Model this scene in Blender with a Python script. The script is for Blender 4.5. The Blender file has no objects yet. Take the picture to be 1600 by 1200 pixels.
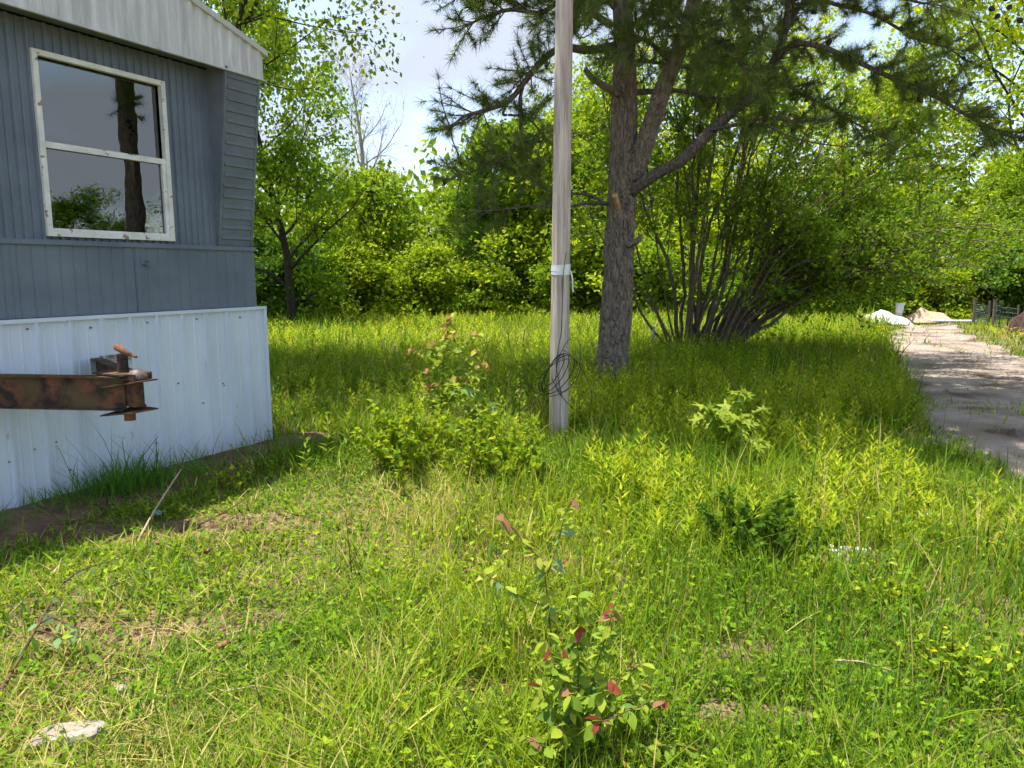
import bpy, math, random
import numpy as np
from mathutils import Vector

sc = bpy.context.scene
col = sc.collection
R = math.radians
RNG = np.random.default_rng(7)

# ------------------------------------------------------------------ camera
CAM_H, PITCH, FPX = 1.6, R(8.6), 1160.0          # focal length in pixels of a 1600 px wide picture
cam_d = bpy.data.cameras.new('camera')
cam = bpy.data.objects.new('camera', cam_d)
col.objects.link(cam)
cam.location = (0, 0, CAM_H)
cam.rotation_euler = (R(90) - PITCH, 0, 0)
cam_d.sensor_width = 36
cam_d.lens = 36 * FPX / 1600
cam_d.clip_end = 2000
cam_d.clip_start = 0.05
sc.camera = cam

# ------------------------------------------------------------------ sky and sun
SUN_DIR = Vector((-0.98, 0.12, 0)).normalized()  # horizontal direction towards the sun
SUN_EL = R(76)
world = bpy.data.worlds.new('World')
sc.world = world
world.use_nodes = True
nt = world.node_tree
nt.nodes.clear()
w_out = nt.nodes.new('ShaderNodeOutputWorld')
w_bg = nt.nodes.new('ShaderNodeBackground')
w_sky = nt.nodes.new('ShaderNodeTexSky')
w_sky.sky_type = 'NISHITA'
w_sky.sun_disc = False
w_sky.sun_elevation = SUN_EL
w_sky.sun_rotation = math.atan2(SUN_DIR.x, SUN_DIR.y)
w_sky.air_density = 1.0
w_sky.dust_density = 0.8
w_sky.ozone_density = 1.0
w_tc = nt.nodes.new('ShaderNodeTexCoord')
w_map = nt.nodes.new('ShaderNodeMapping')
w_map.inputs['Scale'].default_value = (1.2, 1.2, 3.0)
w_no = nt.nodes.new('ShaderNodeTexNoise')
w_no.inputs['Scale'].default_value = 1.9
w_no.inputs['Detail'].default_value = 7
w_no.inputs['Roughness'].default_value = 0.55
w_ra = nt.nodes.new('ShaderNodeValToRGB')
w_ra.color_ramp.elements[0].position = 0.44
w_ra.color_ramp.elements[1].position = 0.60
w_ra.color_ramp.elements[0].color = (0.35, 0.35, 0.35, 1)
w_ra.color_ramp.elements[1].color = (1, 1, 1, 1)
w_mx = nt.nodes.new('ShaderNodeMix')
w_mx.data_type = 'RGBA'
nt.links.new(w_tc.outputs['Generated'], w_map.inputs['Vector'])
nt.links.new(w_map.outputs['Vector'], w_no.inputs['Vector'])
nt.links.new(w_no.outputs['Fac'], w_ra.inputs['Fac'])
nt.links.new(w_ra.outputs['Color'], w_mx.inputs['Factor'])
nt.links.new(w_sky.outputs['Color'], w_mx.inputs['A'])
w_mx.inputs['B'].default_value = (2.0, 2.2, 2.65, 1)
nt.links.new(w_mx.outputs['Result'], w_bg.inputs['Color'])
w_bg.inputs['Strength'].default_value = 0.15
nt.links.new(w_bg.outputs['Background'], w_out.inputs['Surface'])

sun_d = bpy.data.lights.new('sun', 'SUN')
sun_d.energy = 3.3
sun_d.angle = R(0.53)
sun_d.color = (1.0, 0.95, 0.86)
sun = bpy.data.objects.new('sun', sun_d)
col.objects.link(sun)
sv = Vector((SUN_DIR.x * math.cos(SUN_EL), SUN_DIR.y * math.cos(SUN_EL), math.sin(SUN_EL)))
sun.rotation_euler = sv.to_track_quat('Z', 'Y').to_euler()
sun.location = (-6, -4, 20)

sc.view_settings.view_transform = 'Standard'
sc.view_settings.look = 'None'
sc.view_settings.gamma = 1.0
sc.view_settings.use_curve_mapping = False
sc.view_settings.exposure = 1.38
try:
    sc.cycles.max_bounces = 6
    sc.cycles.use_light_tree = False
    sc.cycles.diffuse_bounces = 4
    sc.cycles.adaptive_threshold = 0.03
    sc.cycles.glossy_bounces = 3
    sc.cycles.transmission_bounces = 4
    sc.cycles.transparent_max_bounces = 8
    sc.cycles.caustics_reflective = False
    sc.cycles.caustics_refractive = False
except Exception:
    pass

# ------------------------------------------------------------------ measuring helpers (photo pixel -> place)
cF = np.array([0, math.cos(PITCH), -math.sin(PITCH)])
cU = np.array([0, math.sin(PITCH), math.cos(PITCH)])
cR = np.array([1.0, 0, 0])
cC = np.array([0, 0, CAM_H])


def sight(x, y):
    return cF + (x - 800) / FPX * cR - (y - 600) / FPX * cU


def atd(x, y, Y):
    """point of the place seen at photo pixel (x, y), Y metres ahead"""
    d = sight(x, y)
    return cC + d * (Y / d[1])


def gnd(x, y, z=0.0):
    d = sight(x, y)
    return cC + d * ((z - CAM_H) / d[2])


# ------------------------------------------------------------------ noise
_lat = np.random.default_rng(3).random((256, 256))


def vnoise(x, y, s=1.0, o=0):
    x = np.asarray(x, float) * s + 37.3 * o + 1000
    y = np.asarray(y, float) * s + 11.7 * o + 1000
    xi = np.floor(x).astype(int)
    yi = np.floor(y).astype(int)
    fx = x - xi
    fy = y - yi
    fx = fx * fx * (3 - 2 * fx)
    fy = fy * fy * (3 - 2 * fy)
    g = lambda a, b: _lat[a % 256, b % 256]
    return (g(xi, yi) * (1 - fx) * (1 - fy) + g(xi + 1, yi) * fx * (1 - fy)
            + g(xi, yi + 1) * (1 - fx) * fy + g(xi + 1, yi + 1) * fx * fy)


def fbm(x, y, s=1.0, o=0):
    return (vnoise(x, y, s, o) + 0.5 * vnoise(x, y, s * 2.1, o + 1) + 0.25 * vnoise(x, y, s * 4.3, o + 2)) / 1.75


# ------------------------------------------------------------------ the lie of the land
TH = R(27.5)
T_A = np.array([-2.311, 6.857, 0.0])              # far front corner of the mobile home
T_d = np.array([math.sin(TH), math.cos(TH), 0])   # along the front wall, away from the camera
T_n = np.array([math.cos(TH), -math.sin(TH), 0])  # out of the front wall
T_W = 4.2
DRV_L = np.array([(0, 4.6), (3, 4.2), (5, 4.0), (6.3, 4.0), (7.8, 4.4), (9.5, 5.2), (12, 6.4), (16.2, 8.2), (19, 9.9), (21.5, 11.4), (22.6, 12.1)])
DRV_R = np.array([(0, 7.6), (3, 7.6), (6, 7.9), (9, 8.3), (11.5, 8.9), (13.8, 9.7), (16, 10.5), (19, 11.7), (21, 12.6), (22.6, 13.0)])


def drv_edges(y):
    return np.interp(y, DRV_L[:, 0], DRV_L[:, 1]), np.interp(y, DRV_R[:, 0], DRV_R[:, 1])


def t_local(x, y):
    px = np.asarray(x) - T_A[0]
    py = np.asarray(y) - T_A[1]
    return -(px * T_d[0] + py * T_d[1]), px * T_n[0] + py * T_n[1]      # s, o


def gz(x, y):
    x = np.asarray(x, float)
    y = np.asarray(y, float)
    z = 0.10 * (fbm(x, y, 0.35, 5) - 0.5) + 0.05 * (fbm(x, y, 1.4, 9) - 0.5)
    s, o = t_local(x, y)
    k = np.clip((o - 0.1) / 0.8, 0, 1)
    k = np.where((s < -0.4), 1, k)
    xl, xr = drv_edges(y)
    inside = np.clip(np.minimum(x - xl, xr - x) / 0.5 + 0.5, 0, 1) * (y < 24)
    z = z * (1 - 0.85 * inside) - 0.05 * inside
    far = np.clip((np.hypot(x, y) - 40) / 30, 0, 1)
    return z * k * (1 - far)


# ------------------------------------------------------------------ mesh builder
class MB:
    def __init__(self):
        self.v, self.t, self.q, self.c = [], [], [], []
        self.n = 0

    def add(self, v, tris=None, quads=None, c=(1, 1, 1)):
        v = np.asarray(v, float).reshape(-1, 3)
        if tris is not None and len(tris):
            self.t.append(np.asarray(tris, np.int64).reshape(-1, 3) + self.n)
        if quads is not None and len(quads):
            self.q.append(np.asarray(quads, np.int64).reshape(-1, 4) + self.n)
        c = np.asarray(c, float)
        if c.ndim == 1:
            c = np.tile(c, (len(v), 1))
        self.v.append(v)
        self.c.append(c)
        self.n += len(v)
        return self

    def box(self, x0, x1, y0, y1, z0, z1):
        v = [(x, y, z) for z in (z0, z1) for y in (y0, y1) for x in (x0, x1)]
        self.add(v, quads=[(0, 2, 3, 1), (4, 5, 7, 6), (0, 1, 5, 4), (2, 6, 7, 3), (0, 4, 6, 2), (1, 3, 7, 5)])
        return self

    def tube(self, pts, rad, k=6, cap=True, c=(1, 1, 1)):
        pts = np.asarray(pts, float)
        n = len(pts)
        rad = np.broadcast_to(np.asarray(rad, float), (n,))
        tan = np.gradient(pts, axis=0)
        tan /= np.linalg.norm(tan, axis=1)[:, None] + 1e-9
        ref = np.array([0, 0, 1.0]) if abs(tan[0][2]) < 0.8 else np.array([1.0, 0, 0])
        a = np.linspace(0, 2 * np.pi, k, endpoint=False)
        u = np.cross(tan, ref)
        u /= np.linalg.norm(u, axis=1)[:, None] + 1e-9
        w = np.cross(tan, u)
        v = pts[:, None, :] + rad[:, None, None] * (np.cos(a)[None, :, None] * u[:, None, :] + np.sin(a)[None, :, None] * w[:, None, :])
        i = np.arange(n - 1)[:, None] * k
        j = np.arange(k)[None, :]
        j2 = (j + 1) % k
        q = np.stack([i + j, i + j2, i + k + j2, i + k + j], -1).reshape(-1, 4)
        v = v.reshape(-1, 3)
        tr = []
        if cap:
            v = np.vstack([v, pts[0], pts[-1]])
            m = n * k
            for b in range(k):
                tr.append((m, (b + 1) % k, b))
                tr.append((m + 1, (n - 1) * k + b, (n - 1) * k + (b + 1) % k))
        self.add(v, tris=tr, quads=q, c=c)
        return self

    def build(self, name, mat, parent=None, smooth=False):
        me = bpy.data.meshes.new(name)
        V = np.vstack(self.v)
        T = np.vstack(self.t) if self.t else np.zeros((0, 3), np.int64)
        Q = np.vstack(self.q) if self.q else np.zeros((0, 4), np.int64)
        me.vertices.add(len(V))
        me.vertices.foreach_set('co', V.astype(np.float32).ravel())
        L = np.concatenate([T.ravel(), Q.ravel()]).astype(np.int32)
        me.loops.add(len(L))
        me.loops.foreach_set('vertex_index', L)
        st = np.concatenate([np.arange(len(T)) * 3, len(T) * 3 + np.arange(len(Q)) * 4]).astype(np.int32)
        me.polygons.add(len(st))
        me.polygons.foreach_set('loop_start', st)
        me.polygons.foreach_set('use_smooth', np.full(len(st), bool(smooth)))
        me.update(calc_edges=True)
        at = me.attributes.new('col', 'FLOAT_COLOR', 'POINT')
        Cc = np.ones((len(V), 4), np.float32)
        Cc[:, :3] = np.vstack(self.c)
        at.data.foreach_set('color', Cc.ravel())
        me.materials.append(mat)
        o = bpy.data.objects.new(name, me)
        col.objects.link(o)
        if parent is not None:
            o.parent = parent
        return o


def thing(name, label, cat, loc=(0, 0, 0), rz=0.0, group=None):
    o = bpy.data.objects.new(name, None)
    o.empty_display_size = 0.2
    col.objects.link(o)
    o.location = loc
    o.rotation_euler = (0, 0, rz)
    o['label'] = label
    o['category'] = cat
    if group:
        o['group'] = group
    return o


def tag(o, label=None, cat=None, group=None, kind=None):
    for k, v in (('label', label), ('category', cat), ('group', group), ('kind', kind)):
        if v:
            o[k] = v
    return o


def copy_tree(o, parent=None):
    c = o.copy()
    col.objects.link(c)
    c.parent = parent
    for ch in list(o.children):
        copy_tree(ch, c)
    return c


def bevel(o, w=0.004, seg=2):
    m = o.modifiers.new('bevel', 'BEVEL')
    m.width = w
    m.segments = seg
    m.limit_method = 'ANGLE'
    return o


# ------------------------------------------------------------------ materials
def new_mat(name):
    m = bpy.data.materials.new(name)
    m.use_nodes = True
    n = m.node_tree.nodes
    b = n['Principled BSDF']
    return m, m.node_tree, b


def mottled(name, c1, c2, scale=4.0, rough=0.7, stretch=(1, 1, 1), bump=0.2, bscale=60.0, lo=0.35, hi=0.65, spec=0.3, c3=None, c3s=9.0, c3lo=0.58, c3hi=0.66, metal=0.0, bdist=0.01):
    m, t, b = new_mat(name)
    N, L = t.nodes, t.links
    tc = N.new('ShaderNodeTexCoord')
    mp = N.new('ShaderNodeMapping')
    mp.inputs['Scale'].default_value = stretch
    L.new(tc.outputs['Object'], mp.inputs['Vector'])
    no = N.new('ShaderNodeTexNoise')
    no.inputs['Scale'].default_value = scale
    no.inputs['Detail'].default_value = 8
    no.inputs['Roughness'].default_value = 0.6
    L.new(mp.outputs['Vector'], no.inputs['Vector'])
    ra = N.new('ShaderNodeValToRGB')
    ra.color_ramp.elements[0].position = lo
    ra.color_ramp.elements[1].position = hi
    ra.color_ramp.elements[0].color = (*c1, 1)
    ra.color_ramp.elements[1].color = (*c2, 1)
    L.new(no.outputs['Fac'], ra.inputs['Fac'])
    out = ra.outputs['Color']
    if c3 is not None:
        n3 = N.new('ShaderNodeTexNoise')
        n3.inputs['Scale'].default_value = c3s
        n3.inputs['Detail'].default_value = 6
        L.new(mp.outputs['Vector'], n3.inputs['Vector'])
        r3 = N.new('ShaderNodeMapRange')
        r3.inputs['From Min'].default_value = c3lo
        r3.inputs['From Max'].default_value = c3hi
        L.new(n3.outputs['Fac'], r3.inputs['Value'])
        mx = N.new('ShaderNodeMix')
        mx.data_type = 'RGBA'
        L.new(r3.outputs['Result'], mx.inputs['Factor'])
        L.new(out, mx.inputs['A'])
        mx.inputs['B'].default_value = (*c3, 1)
        out = mx.outputs['Result']
    L.new(out, b.inputs['Base Color'])
    b.inputs['Roughness'].default_value = rough
    b.inputs['Specular IOR Level'].default_value = spec
    b.inputs['Metallic'].default_value = metal
    if bump:
        nb = N.new('ShaderNodeTexNoise')
        nb.inputs['Scale'].default_value = bscale
        nb.inputs['Detail'].default_value = 5
        L.new(mp.outputs['Vector'], nb.inputs['Vector'])
        bp = N.new('ShaderNodeBump')
        bp.inputs['Strength'].default_value = bump
        bp.inputs['Distance'].default_value = bdist
        L.new(nb.outputs['Fac'], bp.inputs['Height'])
        L.new(bp.outputs['Normal'], b.inputs['Normal'])
    return m


def leafmat(name, tint=(1, 1, 1), trans=0.38, rough=0.5, spec=0.25, warm=(1.15, 1.1, 0.6)):
    m, t, b = new_mat(name)
    N, L = t.nodes, t.links
    at = N.new('ShaderNodeAttribute')
    at.attribute_name = 'col'
    mu = N.new('ShaderNodeMix')
    mu.data_type = 'RGBA'
    mu.blend_type = 'MULTIPLY'
    mu.inputs['Factor'].default_value = 1
    mu.inputs['B'].default_value = (*tint, 1)
    L.new(at.outputs['Color'], mu.inputs['A'])
    L.new(mu.outputs['Result'], b.inputs['Base Color'])
    b.inputs['Roughness'].default_value = rough
    b.inputs['Specular IOR Level'].default_value = spec
    mw = N.new('ShaderNodeMix')
    mw.data_type = 'RGBA'
    mw.blend_type = 'MULTIPLY'
    mw.inputs['Factor'].default_value = 1
    mw.inputs['B'].default_value = (*warm, 1)
    L.new(mu.outputs['Result'], mw.inputs['A'])
    tr = N.new('ShaderNodeBsdfTranslucent')
    L.new(mw.outputs['Result'], tr.inputs['Color'])
    ms = N.new('ShaderNodeMixShader')
    ms.inputs['Fac'].default_value = trans
    L.new(b.outputs['BSDF'], ms.inputs[1])
    L.new(tr.outputs['BSDF'], ms.inputs[2])
    L.new(ms.outputs['Shader'], N['Material Output'].inputs['Surface'])
    return m


def bark(name, c1, c2, scale=(14, 14, 3.2), bump=0.9, dist=0.02, moss=None):
    m, t, b = new_mat(name)
    N, L = t.nodes, t.links
    tc = N.new('ShaderNodeTexCoord')
    mp = N.new('ShaderNodeMapping')
    mp.inputs['Scale'].default_value = scale
    L.new(tc.outputs['Object'], mp.inputs['Vector'])
    nw = N.new('ShaderNodeTexNoise')
    nw.inputs['Scale'].default_value = 1.4
    nw.inputs['Detail'].default_value = 8
    nw.inputs['Roughness'].default_value = 0.65
    L.new(mp.outputs['Vector'], nw.inputs['Vector'])
    vo = N.new('ShaderNodeTexVoronoi')
    vo.feature = 'DISTANCE_TO_EDGE'
    vo.inputs['Scale'].default_value = 1.0
    ad = N.new('ShaderNodeMix')
    ad.data_type = 'RGBA'
    ad.inputs['Factor'].default_value = 0.35
    L.new(mp.outputs['Vector'], ad.inputs['A'])
    L.new(nw.outputs['Color'], ad.inputs['B'])
    L.new(ad.outputs['Result'], vo.inputs['Vector'])
    ra = N.new('ShaderNodeValToRGB')
    ra.color_ramp.elements[0].position = 0.3
    ra.color_ramp.elements[1].position = 0.72
    ra.color_ramp.elements[0].color = (*c1, 1)
    ra.color_ramp.elements[1].color = (*c2, 1)
    L.new(nw.outputs['Fac'], ra.inputs['Fac'])
    L.new(ra.outputs['Color'], b.inputs['Base Color'])
    b.inputs['Roughness'].default_value = 0.9
    b.inputs['Specular IOR Level'].default_value = 0.15
    ma = N.new('ShaderNodeMath')
    ma.operation = 'MULTIPLY_ADD'
    ma.inputs[1].default_value = 0.6
    L.new(nw.outputs['Fac'], ma.inputs[0])
    mr = N.new('ShaderNodeMapRange')
    mr.inputs['From Max'].default_value = 0.25
    L.new(vo.outputs['Distance'], mr.inputs['Value'])
    L.new(mr.outputs['Result'], ma.inputs[2])
    bp = N.new('ShaderNodeBump')
    bp.inputs['Strength'].default_value = bump
    bp.inputs['Distance'].default_value = dist
    L.new(ma.outputs['Value'], bp.inputs['Height'])
    L.new(bp.outputs['Normal'], b.inputs['Normal'])
    return m


M = {}
M['ground'] = mottled('ground_soil', (0.13, 0.085, 0.045), (0.30, 0.23, 0.12), 1.3, 0.95, bump=0.9, bscale=25, c3=(0.12, 0.13, 0.03), c3s=2.2, c3lo=0.5, c3hi=0.7, bdist=0.03)
M['soil'] = mottled('bare_soil', (0.11, 0.06, 0.036), (0.23, 0.14, 0.085), 5, 0.95, bump=1.0, bscale=40, bdist=0.03)
M['gravel'] = mottled('driveway_gravel', (0.28, 0.215, 0.165), (0.47, 0.385, 0.31), 2.6, 0.95, bump=1.0, bscale=45, c3=(0.13, 0.085, 0.055), c3s=1.3, c3lo=0.48, c3hi=0.66, bdist=0.02)
M['grass'] = leafmat('grass_blade', (1.08, 1.12, 0.8), trans=0.42, rough=0.6, spec=0.1)
M['leaf'] = leafmat('leaf_green', (1.75, 1.62, 1.0), trans=0.5, spec=0.12)
M['leaf_pale'] = leafmat('leaf_pale', (2.4, 1.95, 1.05), trans=0.55, spec=0.12)
M['leaf_dark'] = leafmat('leaf_dark', (0.95, 1.1, 0.95), trans=0.42, spec=0.15)
M['leaf_yellow'] = leafmat('leaf_yellow', (3.1, 2.35, 1.0), trans=0.58, spec=0.12)
M['needle'] = leafmat('pine_needle', (1.9, 1.95, 1.5), trans=0.42, rough=0.5, spec=0.3)
M['pine_bark'] = bark('pine_bark', (0.11, 0.088, 0.066), (0.36, 0.30, 0.24), (16, 16, 5))
M['limb_bark'] = bark('limb_bark', (0.07, 0.058, 0.046), (0.23, 0.19, 0.16), (24, 24, 10))
M['dark_bark'] = bark('dark_bark', (0.025, 0.02, 0.015), (0.09, 0.075, 0.055), (20, 20, 6))
M['shrub_bark'] = bark('shrub_bark', (0.08, 0.062, 0.043), (0.22, 0.175, 0.125), (30, 30, 8), 0.5)
M['pale_bark'] = bark('pale_bark', (0.22, 0.18, 0.16), (0.46, 0.40, 0.37), (20, 20, 6), 0.5)
M['twig'] = bark('twig_bark', (0.07, 0.04, 0.025), (0.2, 0.12, 0.08), (60, 60, 20), 0.4)
M['stick'] = bark('dry_stick', (0.36, 0.27, 0.17), (0.58, 0.46, 0.32), (60, 60, 10), 0.4)
M['cut'] = mottled('cut_wood', (0.42, 0.24, 0.10), (0.62, 0.42, 0.22), 12, 0.8)
M['pole'] = mottled('weathered_pole_wood', (0.37, 0.30, 0.255), (0.66, 0.57, 0.50), 2.2, 0.85, stretch=(14, 14, 0.7), bump=0.6, bscale=7, spec=0.2, c3=(0.17, 0.13, 0.11), c3s=3.1, c3lo=0.58, c3hi=0.72)
M['grey_paint'] = mottled('grey_blue_paint', (0.122, 0.152, 0.190), (0.165, 0.202, 0.245), 3, 0.42, bump=0.35, bscale=3.5, bdist=0.015, spec=0.35, c3=(0.085, 0.11, 0.145), c3s=1.5, c3lo=0.55, c3hi=0.75)
M['grey_louvre'] = mottled('grey_louvre_paint', (0.12, 0.145, 0.17), (0.165, 0.195, 0.225), 4, 0.5, bump=0.1, bscale=30)
M['fascia'] = mottled('white_fascia_paint', (0.50, 0.51, 0.50), (0.66, 0.67, 0.66), 3, 0.5, stretch=(4, 4, 0.8), bump=0.1, spec=0.3, c3=(0.40, 0.40, 0.38), c3s=2, c3lo=0.56, c3hi=0.75)
M['skirt'] = mottled('white_skirting_metal', (0.56, 0.63, 0.72), (0.68, 0.75, 0.83), 2.2, 0.4, stretch=(1, 1, 0.4), bump=0.35, bscale=2.4, bdist=0.02, spec=0.5, c3=(0.40, 0.34, 0.27), c3s=13, c3lo=0.69, c3hi=0.76)
M['frame'] = mottled('peeling_white_paint', (0.62, 0.63, 0.58), (0.80, 0.81, 0.78), 6, 0.6, bump=0.3, bscale=60, c3=(0.30, 0.24, 0.17), c3s=16, c3lo=0.63, c3hi=0.66)
M['rust'] = mottled('rusty_steel', (0.03, 0.024, 0.02), (0.17, 0.075, 0.038), 9, 0.85, bump=0.6, bscale=60, c3=(0.10, 0.075, 0.035), c3s=6, c3lo=0.5, c3hi=0.66, spec=0.3, lo=0.42, hi=0.62)
M['rust_red'] = mottled('orange_rust', (0.10, 0.045, 0.025), (0.22, 0.10, 0.055), 14, 0.85, bump=0.4)
M['bare_steel'] = mottled('worn_steel', (0.12, 0.09, 0.07), (0.42, 0.40, 0.37), 16, 0.6, metal=0.3)
M['worn'] = mottled('worn_rusty_steel', (0.06, 0.042, 0.03), (0.20, 0.17, 0.145), 18, 0.55, metal=0.2, bump=0.3)
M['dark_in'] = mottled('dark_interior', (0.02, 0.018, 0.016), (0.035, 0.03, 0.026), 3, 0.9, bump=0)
M['roof'] = mottled('pale_metal_roof', (0.5, 0.5, 0.49), (0.62, 0.62, 0.61), 2, 0.5)
M['black'] = mottled('black_cable', (0.012, 0.012, 0.012), (0.03, 0.03, 0.03), 10, 0.5, bump=0)
M['tape'] = mottled('white_tape', (0.70, 0.71, 0.72), (0.82, 0.83, 0.84), 10, 0.5, bump=0.2, bscale=20)
M['stone'] = mottled('pale_stone', (0.26, 0.21, 0.17), (0.42, 0.36, 0.30), 9, 0.9, bump=0.8, bscale=30)
M['white_stone'] = mottled('white_stone', (0.62, 0.60, 0.55), (0.80, 0.78, 0.74), 9, 0.85, bump=0.6)
M['white_sheet'] = mottled('white_sheet', (0.60, 0.61, 0.60), (0.78, 0.78, 0.76), 3, 0.6, bump=0.3, bscale=8)
M['tan_sheet'] = mottled('tan_sheet', (0.46, 0.30, 0.19), (0.60, 0.42, 0.29), 3, 0.8, bump=0.4, bscale=8)
M['junk'] = mottled('dark_junk', (0.03, 0.025, 0.025), (0.16, 0.09, 0.07), 8, 0.8, bump=0.5)
M['post_wood'] = mottled('old_post_wood', (0.07, 0.055, 0.04), (0.17, 0.14, 0.11), 6, 0.9, stretch=(8, 8, 1), bump=0.5)
M['post_green'] = mottled('green_steel_post', (0.02, 0.04, 0.025), (0.05, 0.08, 0.05), 9, 0.6)
M['wire'] = mottled('fence_wire', (0.12, 0.17, 0.14), (0.2, 0.26, 0.22), 9, 0.6, bump=0)
M['galv'] = mottled('galvanised_steel', (0.30, 0.31, 0.32), (0.45, 0.46, 0.47), 9, 0.5, metal=0.4)
M['dead_leaf'] = mottled('dead_leaf', (0.20, 0.09, 0.04), (0.38, 0.20, 0.09), 14, 0.8)
M['teal'] = mottled('teal_plastic', (0.12, 0.26, 0.20), (0.25, 0.42, 0.34), 12, 0.35, spec=0.5)
M['petal'] = leafmat('yellow_petal', trans=0.3)
M['shed'] = mottled('pale_shed_siding', (0.55, 0.58, 0.62), (0.68, 0.71, 0.75), 3, 0.6)

# window glass: clear pane, mirror-like towards the sky
mg, tg, bg_ = new_mat('window_glass')
tg.nodes.remove(bg_)
g_tr = tg.nodes.new('ShaderNodeBsdfTransparent')
g_tr.inputs['Color'].default_value = (0.75, 0.78, 0.78, 1)
g_gl = tg.nodes.new('ShaderNodeBsdfGlossy')
g_gl.inputs['Roughness'].default_value = 0.0
g_gl.inputs['Color'].default_value = (0.92, 0.97, 0.93, 1)
g_fr = tg.nodes.new('ShaderNodeFresnel')
g_fr.inputs['IOR'].default_value = 2.5
g_mx = tg.nodes.new('ShaderNodeMixShader')
tg.links.new(g_fr.outputs['Fac'], g_mx.inputs['Fac'])
tg.links.new(g_tr.outputs['BSDF'], g_mx.inputs[1])
tg.links.new(g_gl.outputs['BSDF'], g_mx.inputs[2])
g_no = tg.nodes.new('ShaderNodeTexNoise')
g_no.inputs['Scale'].default_value = 2.2
g_bp = tg.nodes.new('ShaderNodeBump')
g_bp.inputs['Strength'].default_value = 0.12
g_bp.inputs['Distance'].default_value = 0.01
g_tc = tg.nodes.new('ShaderNodeTexCoord')
tg.links.new(g_tc.outputs['Object'], g_no.inputs['Vector'])
tg.links.new(g_no.outputs['Fac'], g_bp.inputs['Height'])
tg.links.new(g_bp.outputs['Normal'], g_gl.inputs['Normal'])
tg.links.new(g_mx.outputs['Shader'], tg.nodes['Material Output'].inputs['Surface'])
M['glass'] = mg

# ------------------------------------------------------------------ ground, bare soil, driveway
xs = np.unique(np.concatenate([np.linspace(-400, -30, 12), np.linspace(-30, -6, 18), np.arange(-6, 15, 0.12), np.linspace(15, 40, 22), np.linspace(40, 400, 12)]))
ys = np.unique(np.concatenate([np.linspace(-400, -10, 10), np.linspace(-10, 0.6, 12), np.arange(0.6, 26, 0.13), np.linspace(26, 60, 24), np.linspace(60, 500, 12)]))
X, Y = np.meshgrid(xs, ys)
Z = gz(X, Y)
nx, ny = len(xs), len(ys)
ii = (np.arange(ny - 1)[:, None] * nx + np.arange(nx - 1)[None, :]).ravel()
g = MB().add(np.stack([X, Y, Z], -1), quads=np.stack([ii, ii + 1, ii + nx + 1, ii + nx], -1)).build('ground', M['ground'], smooth=True)
tag(g, 'rough grassy lot with patches of bare soil and straw', 'ground', kind='structure')


def strip_sheet(name, mat, rows, n_across, lift, edge_noise=0.0, seed=0):
    """rows: list of (left point, right point); a sheet that follows the ground, lifted a little"""
    v = []
    for a, b in rows:
        for k in range(n_across + 1):
            t = k / n_across
            x = a[0] + (b[0] - a[0]) * t
            y = a[1] + (b[1] - a[1]) * t
            v.append((x, y))
    v = np.array(v)
    n = n_across + 1
    ed = np.minimum(np.arange(len(v)) % n, n_across - np.arange(len(v)) % n)
    wob = (fbm(v[:, 0], v[:, 1], 1.3, seed) - 0.5) * edge_noise
    v[:, 0] += np.where(ed == 0, wob * 2, wob)
    z = gz(v[:, 0], v[:, 1]) + lift * np.clip(ed / 1.0, -1, 1) - 0.02 * (ed == 0)
    q = []
    for i in range(len(rows) - 1):
        for k in range(n_across):
            a = i * n + k
            q.append((a, a + 1, a + n + 1, a + n))
    return MB().add(np.column_stack([v, z]), quads=q).build(name, mat, smooth=True)


rows = []
for y in np.arange(-2, 22.6, 0.22):
    l, r = drv_edges(y)
    rows.append(((float(l) - 0.1, y), (float(r) + 0.1, y)))
drv = strip_sheet('driveway', M['gravel'], rows, 18, 0.045, 0.7, 2)
tag(drv, 'pinkish grey gravel driveway curving away on the right', 'driveway', kind='structure')

rows = []
for s in np.arange(-0.35, 4.6, 0.10):
    a = T_A - s * T_d - 0.06 * T_n
    wdt = 0.55 + 0.35 * float(fbm(s, 3.1, 1.6, 4)) if s > 0.0 else 0.75
    b = T_A - s * T_d + wdt * T_n
    rows.append(((a[0], a[1]), (b[0], b[1])))
v = []
for a, b in rows:
    for k in range(9):
        t = k / 8
        x = a[0] + (b[0] - a[0]) * t
        y = a[1] + (b[1] - a[1]) * t
        h = 0.05 * math.sin(math.pi * min(1, t * 1.05)) * (0.4 + 1.2 * float(fbm(x, y, 4, 8))) + 0.035 * (1 - t) - 0.012
        v.append((x, y, float(gz(x, y)) + h))
q = []
for i in range(len(rows) - 1):
    for k in range(8):
        a = i * 9 + k
        q.append((a, a + 9, a + 10, a + 1))
soil = MB().add(v, quads=q).build('soil_bed', M['soil'], smooth=True)
tag(soil, 'strip of bare reddish brown soil along the white skirting', 'soil', kind='structure')

# ------------------------------------------------------------------ mobile home
home = thing('mobile_home', 'grey blue mobile home with white ribbed skirting and overhanging white roof fascia', 'mobile home', tuple(T_A), math.atan2(-T_d[1], -T_d[0]))
# local axes: x along the front wall towards the camera, y out of the wall, z up


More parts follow.
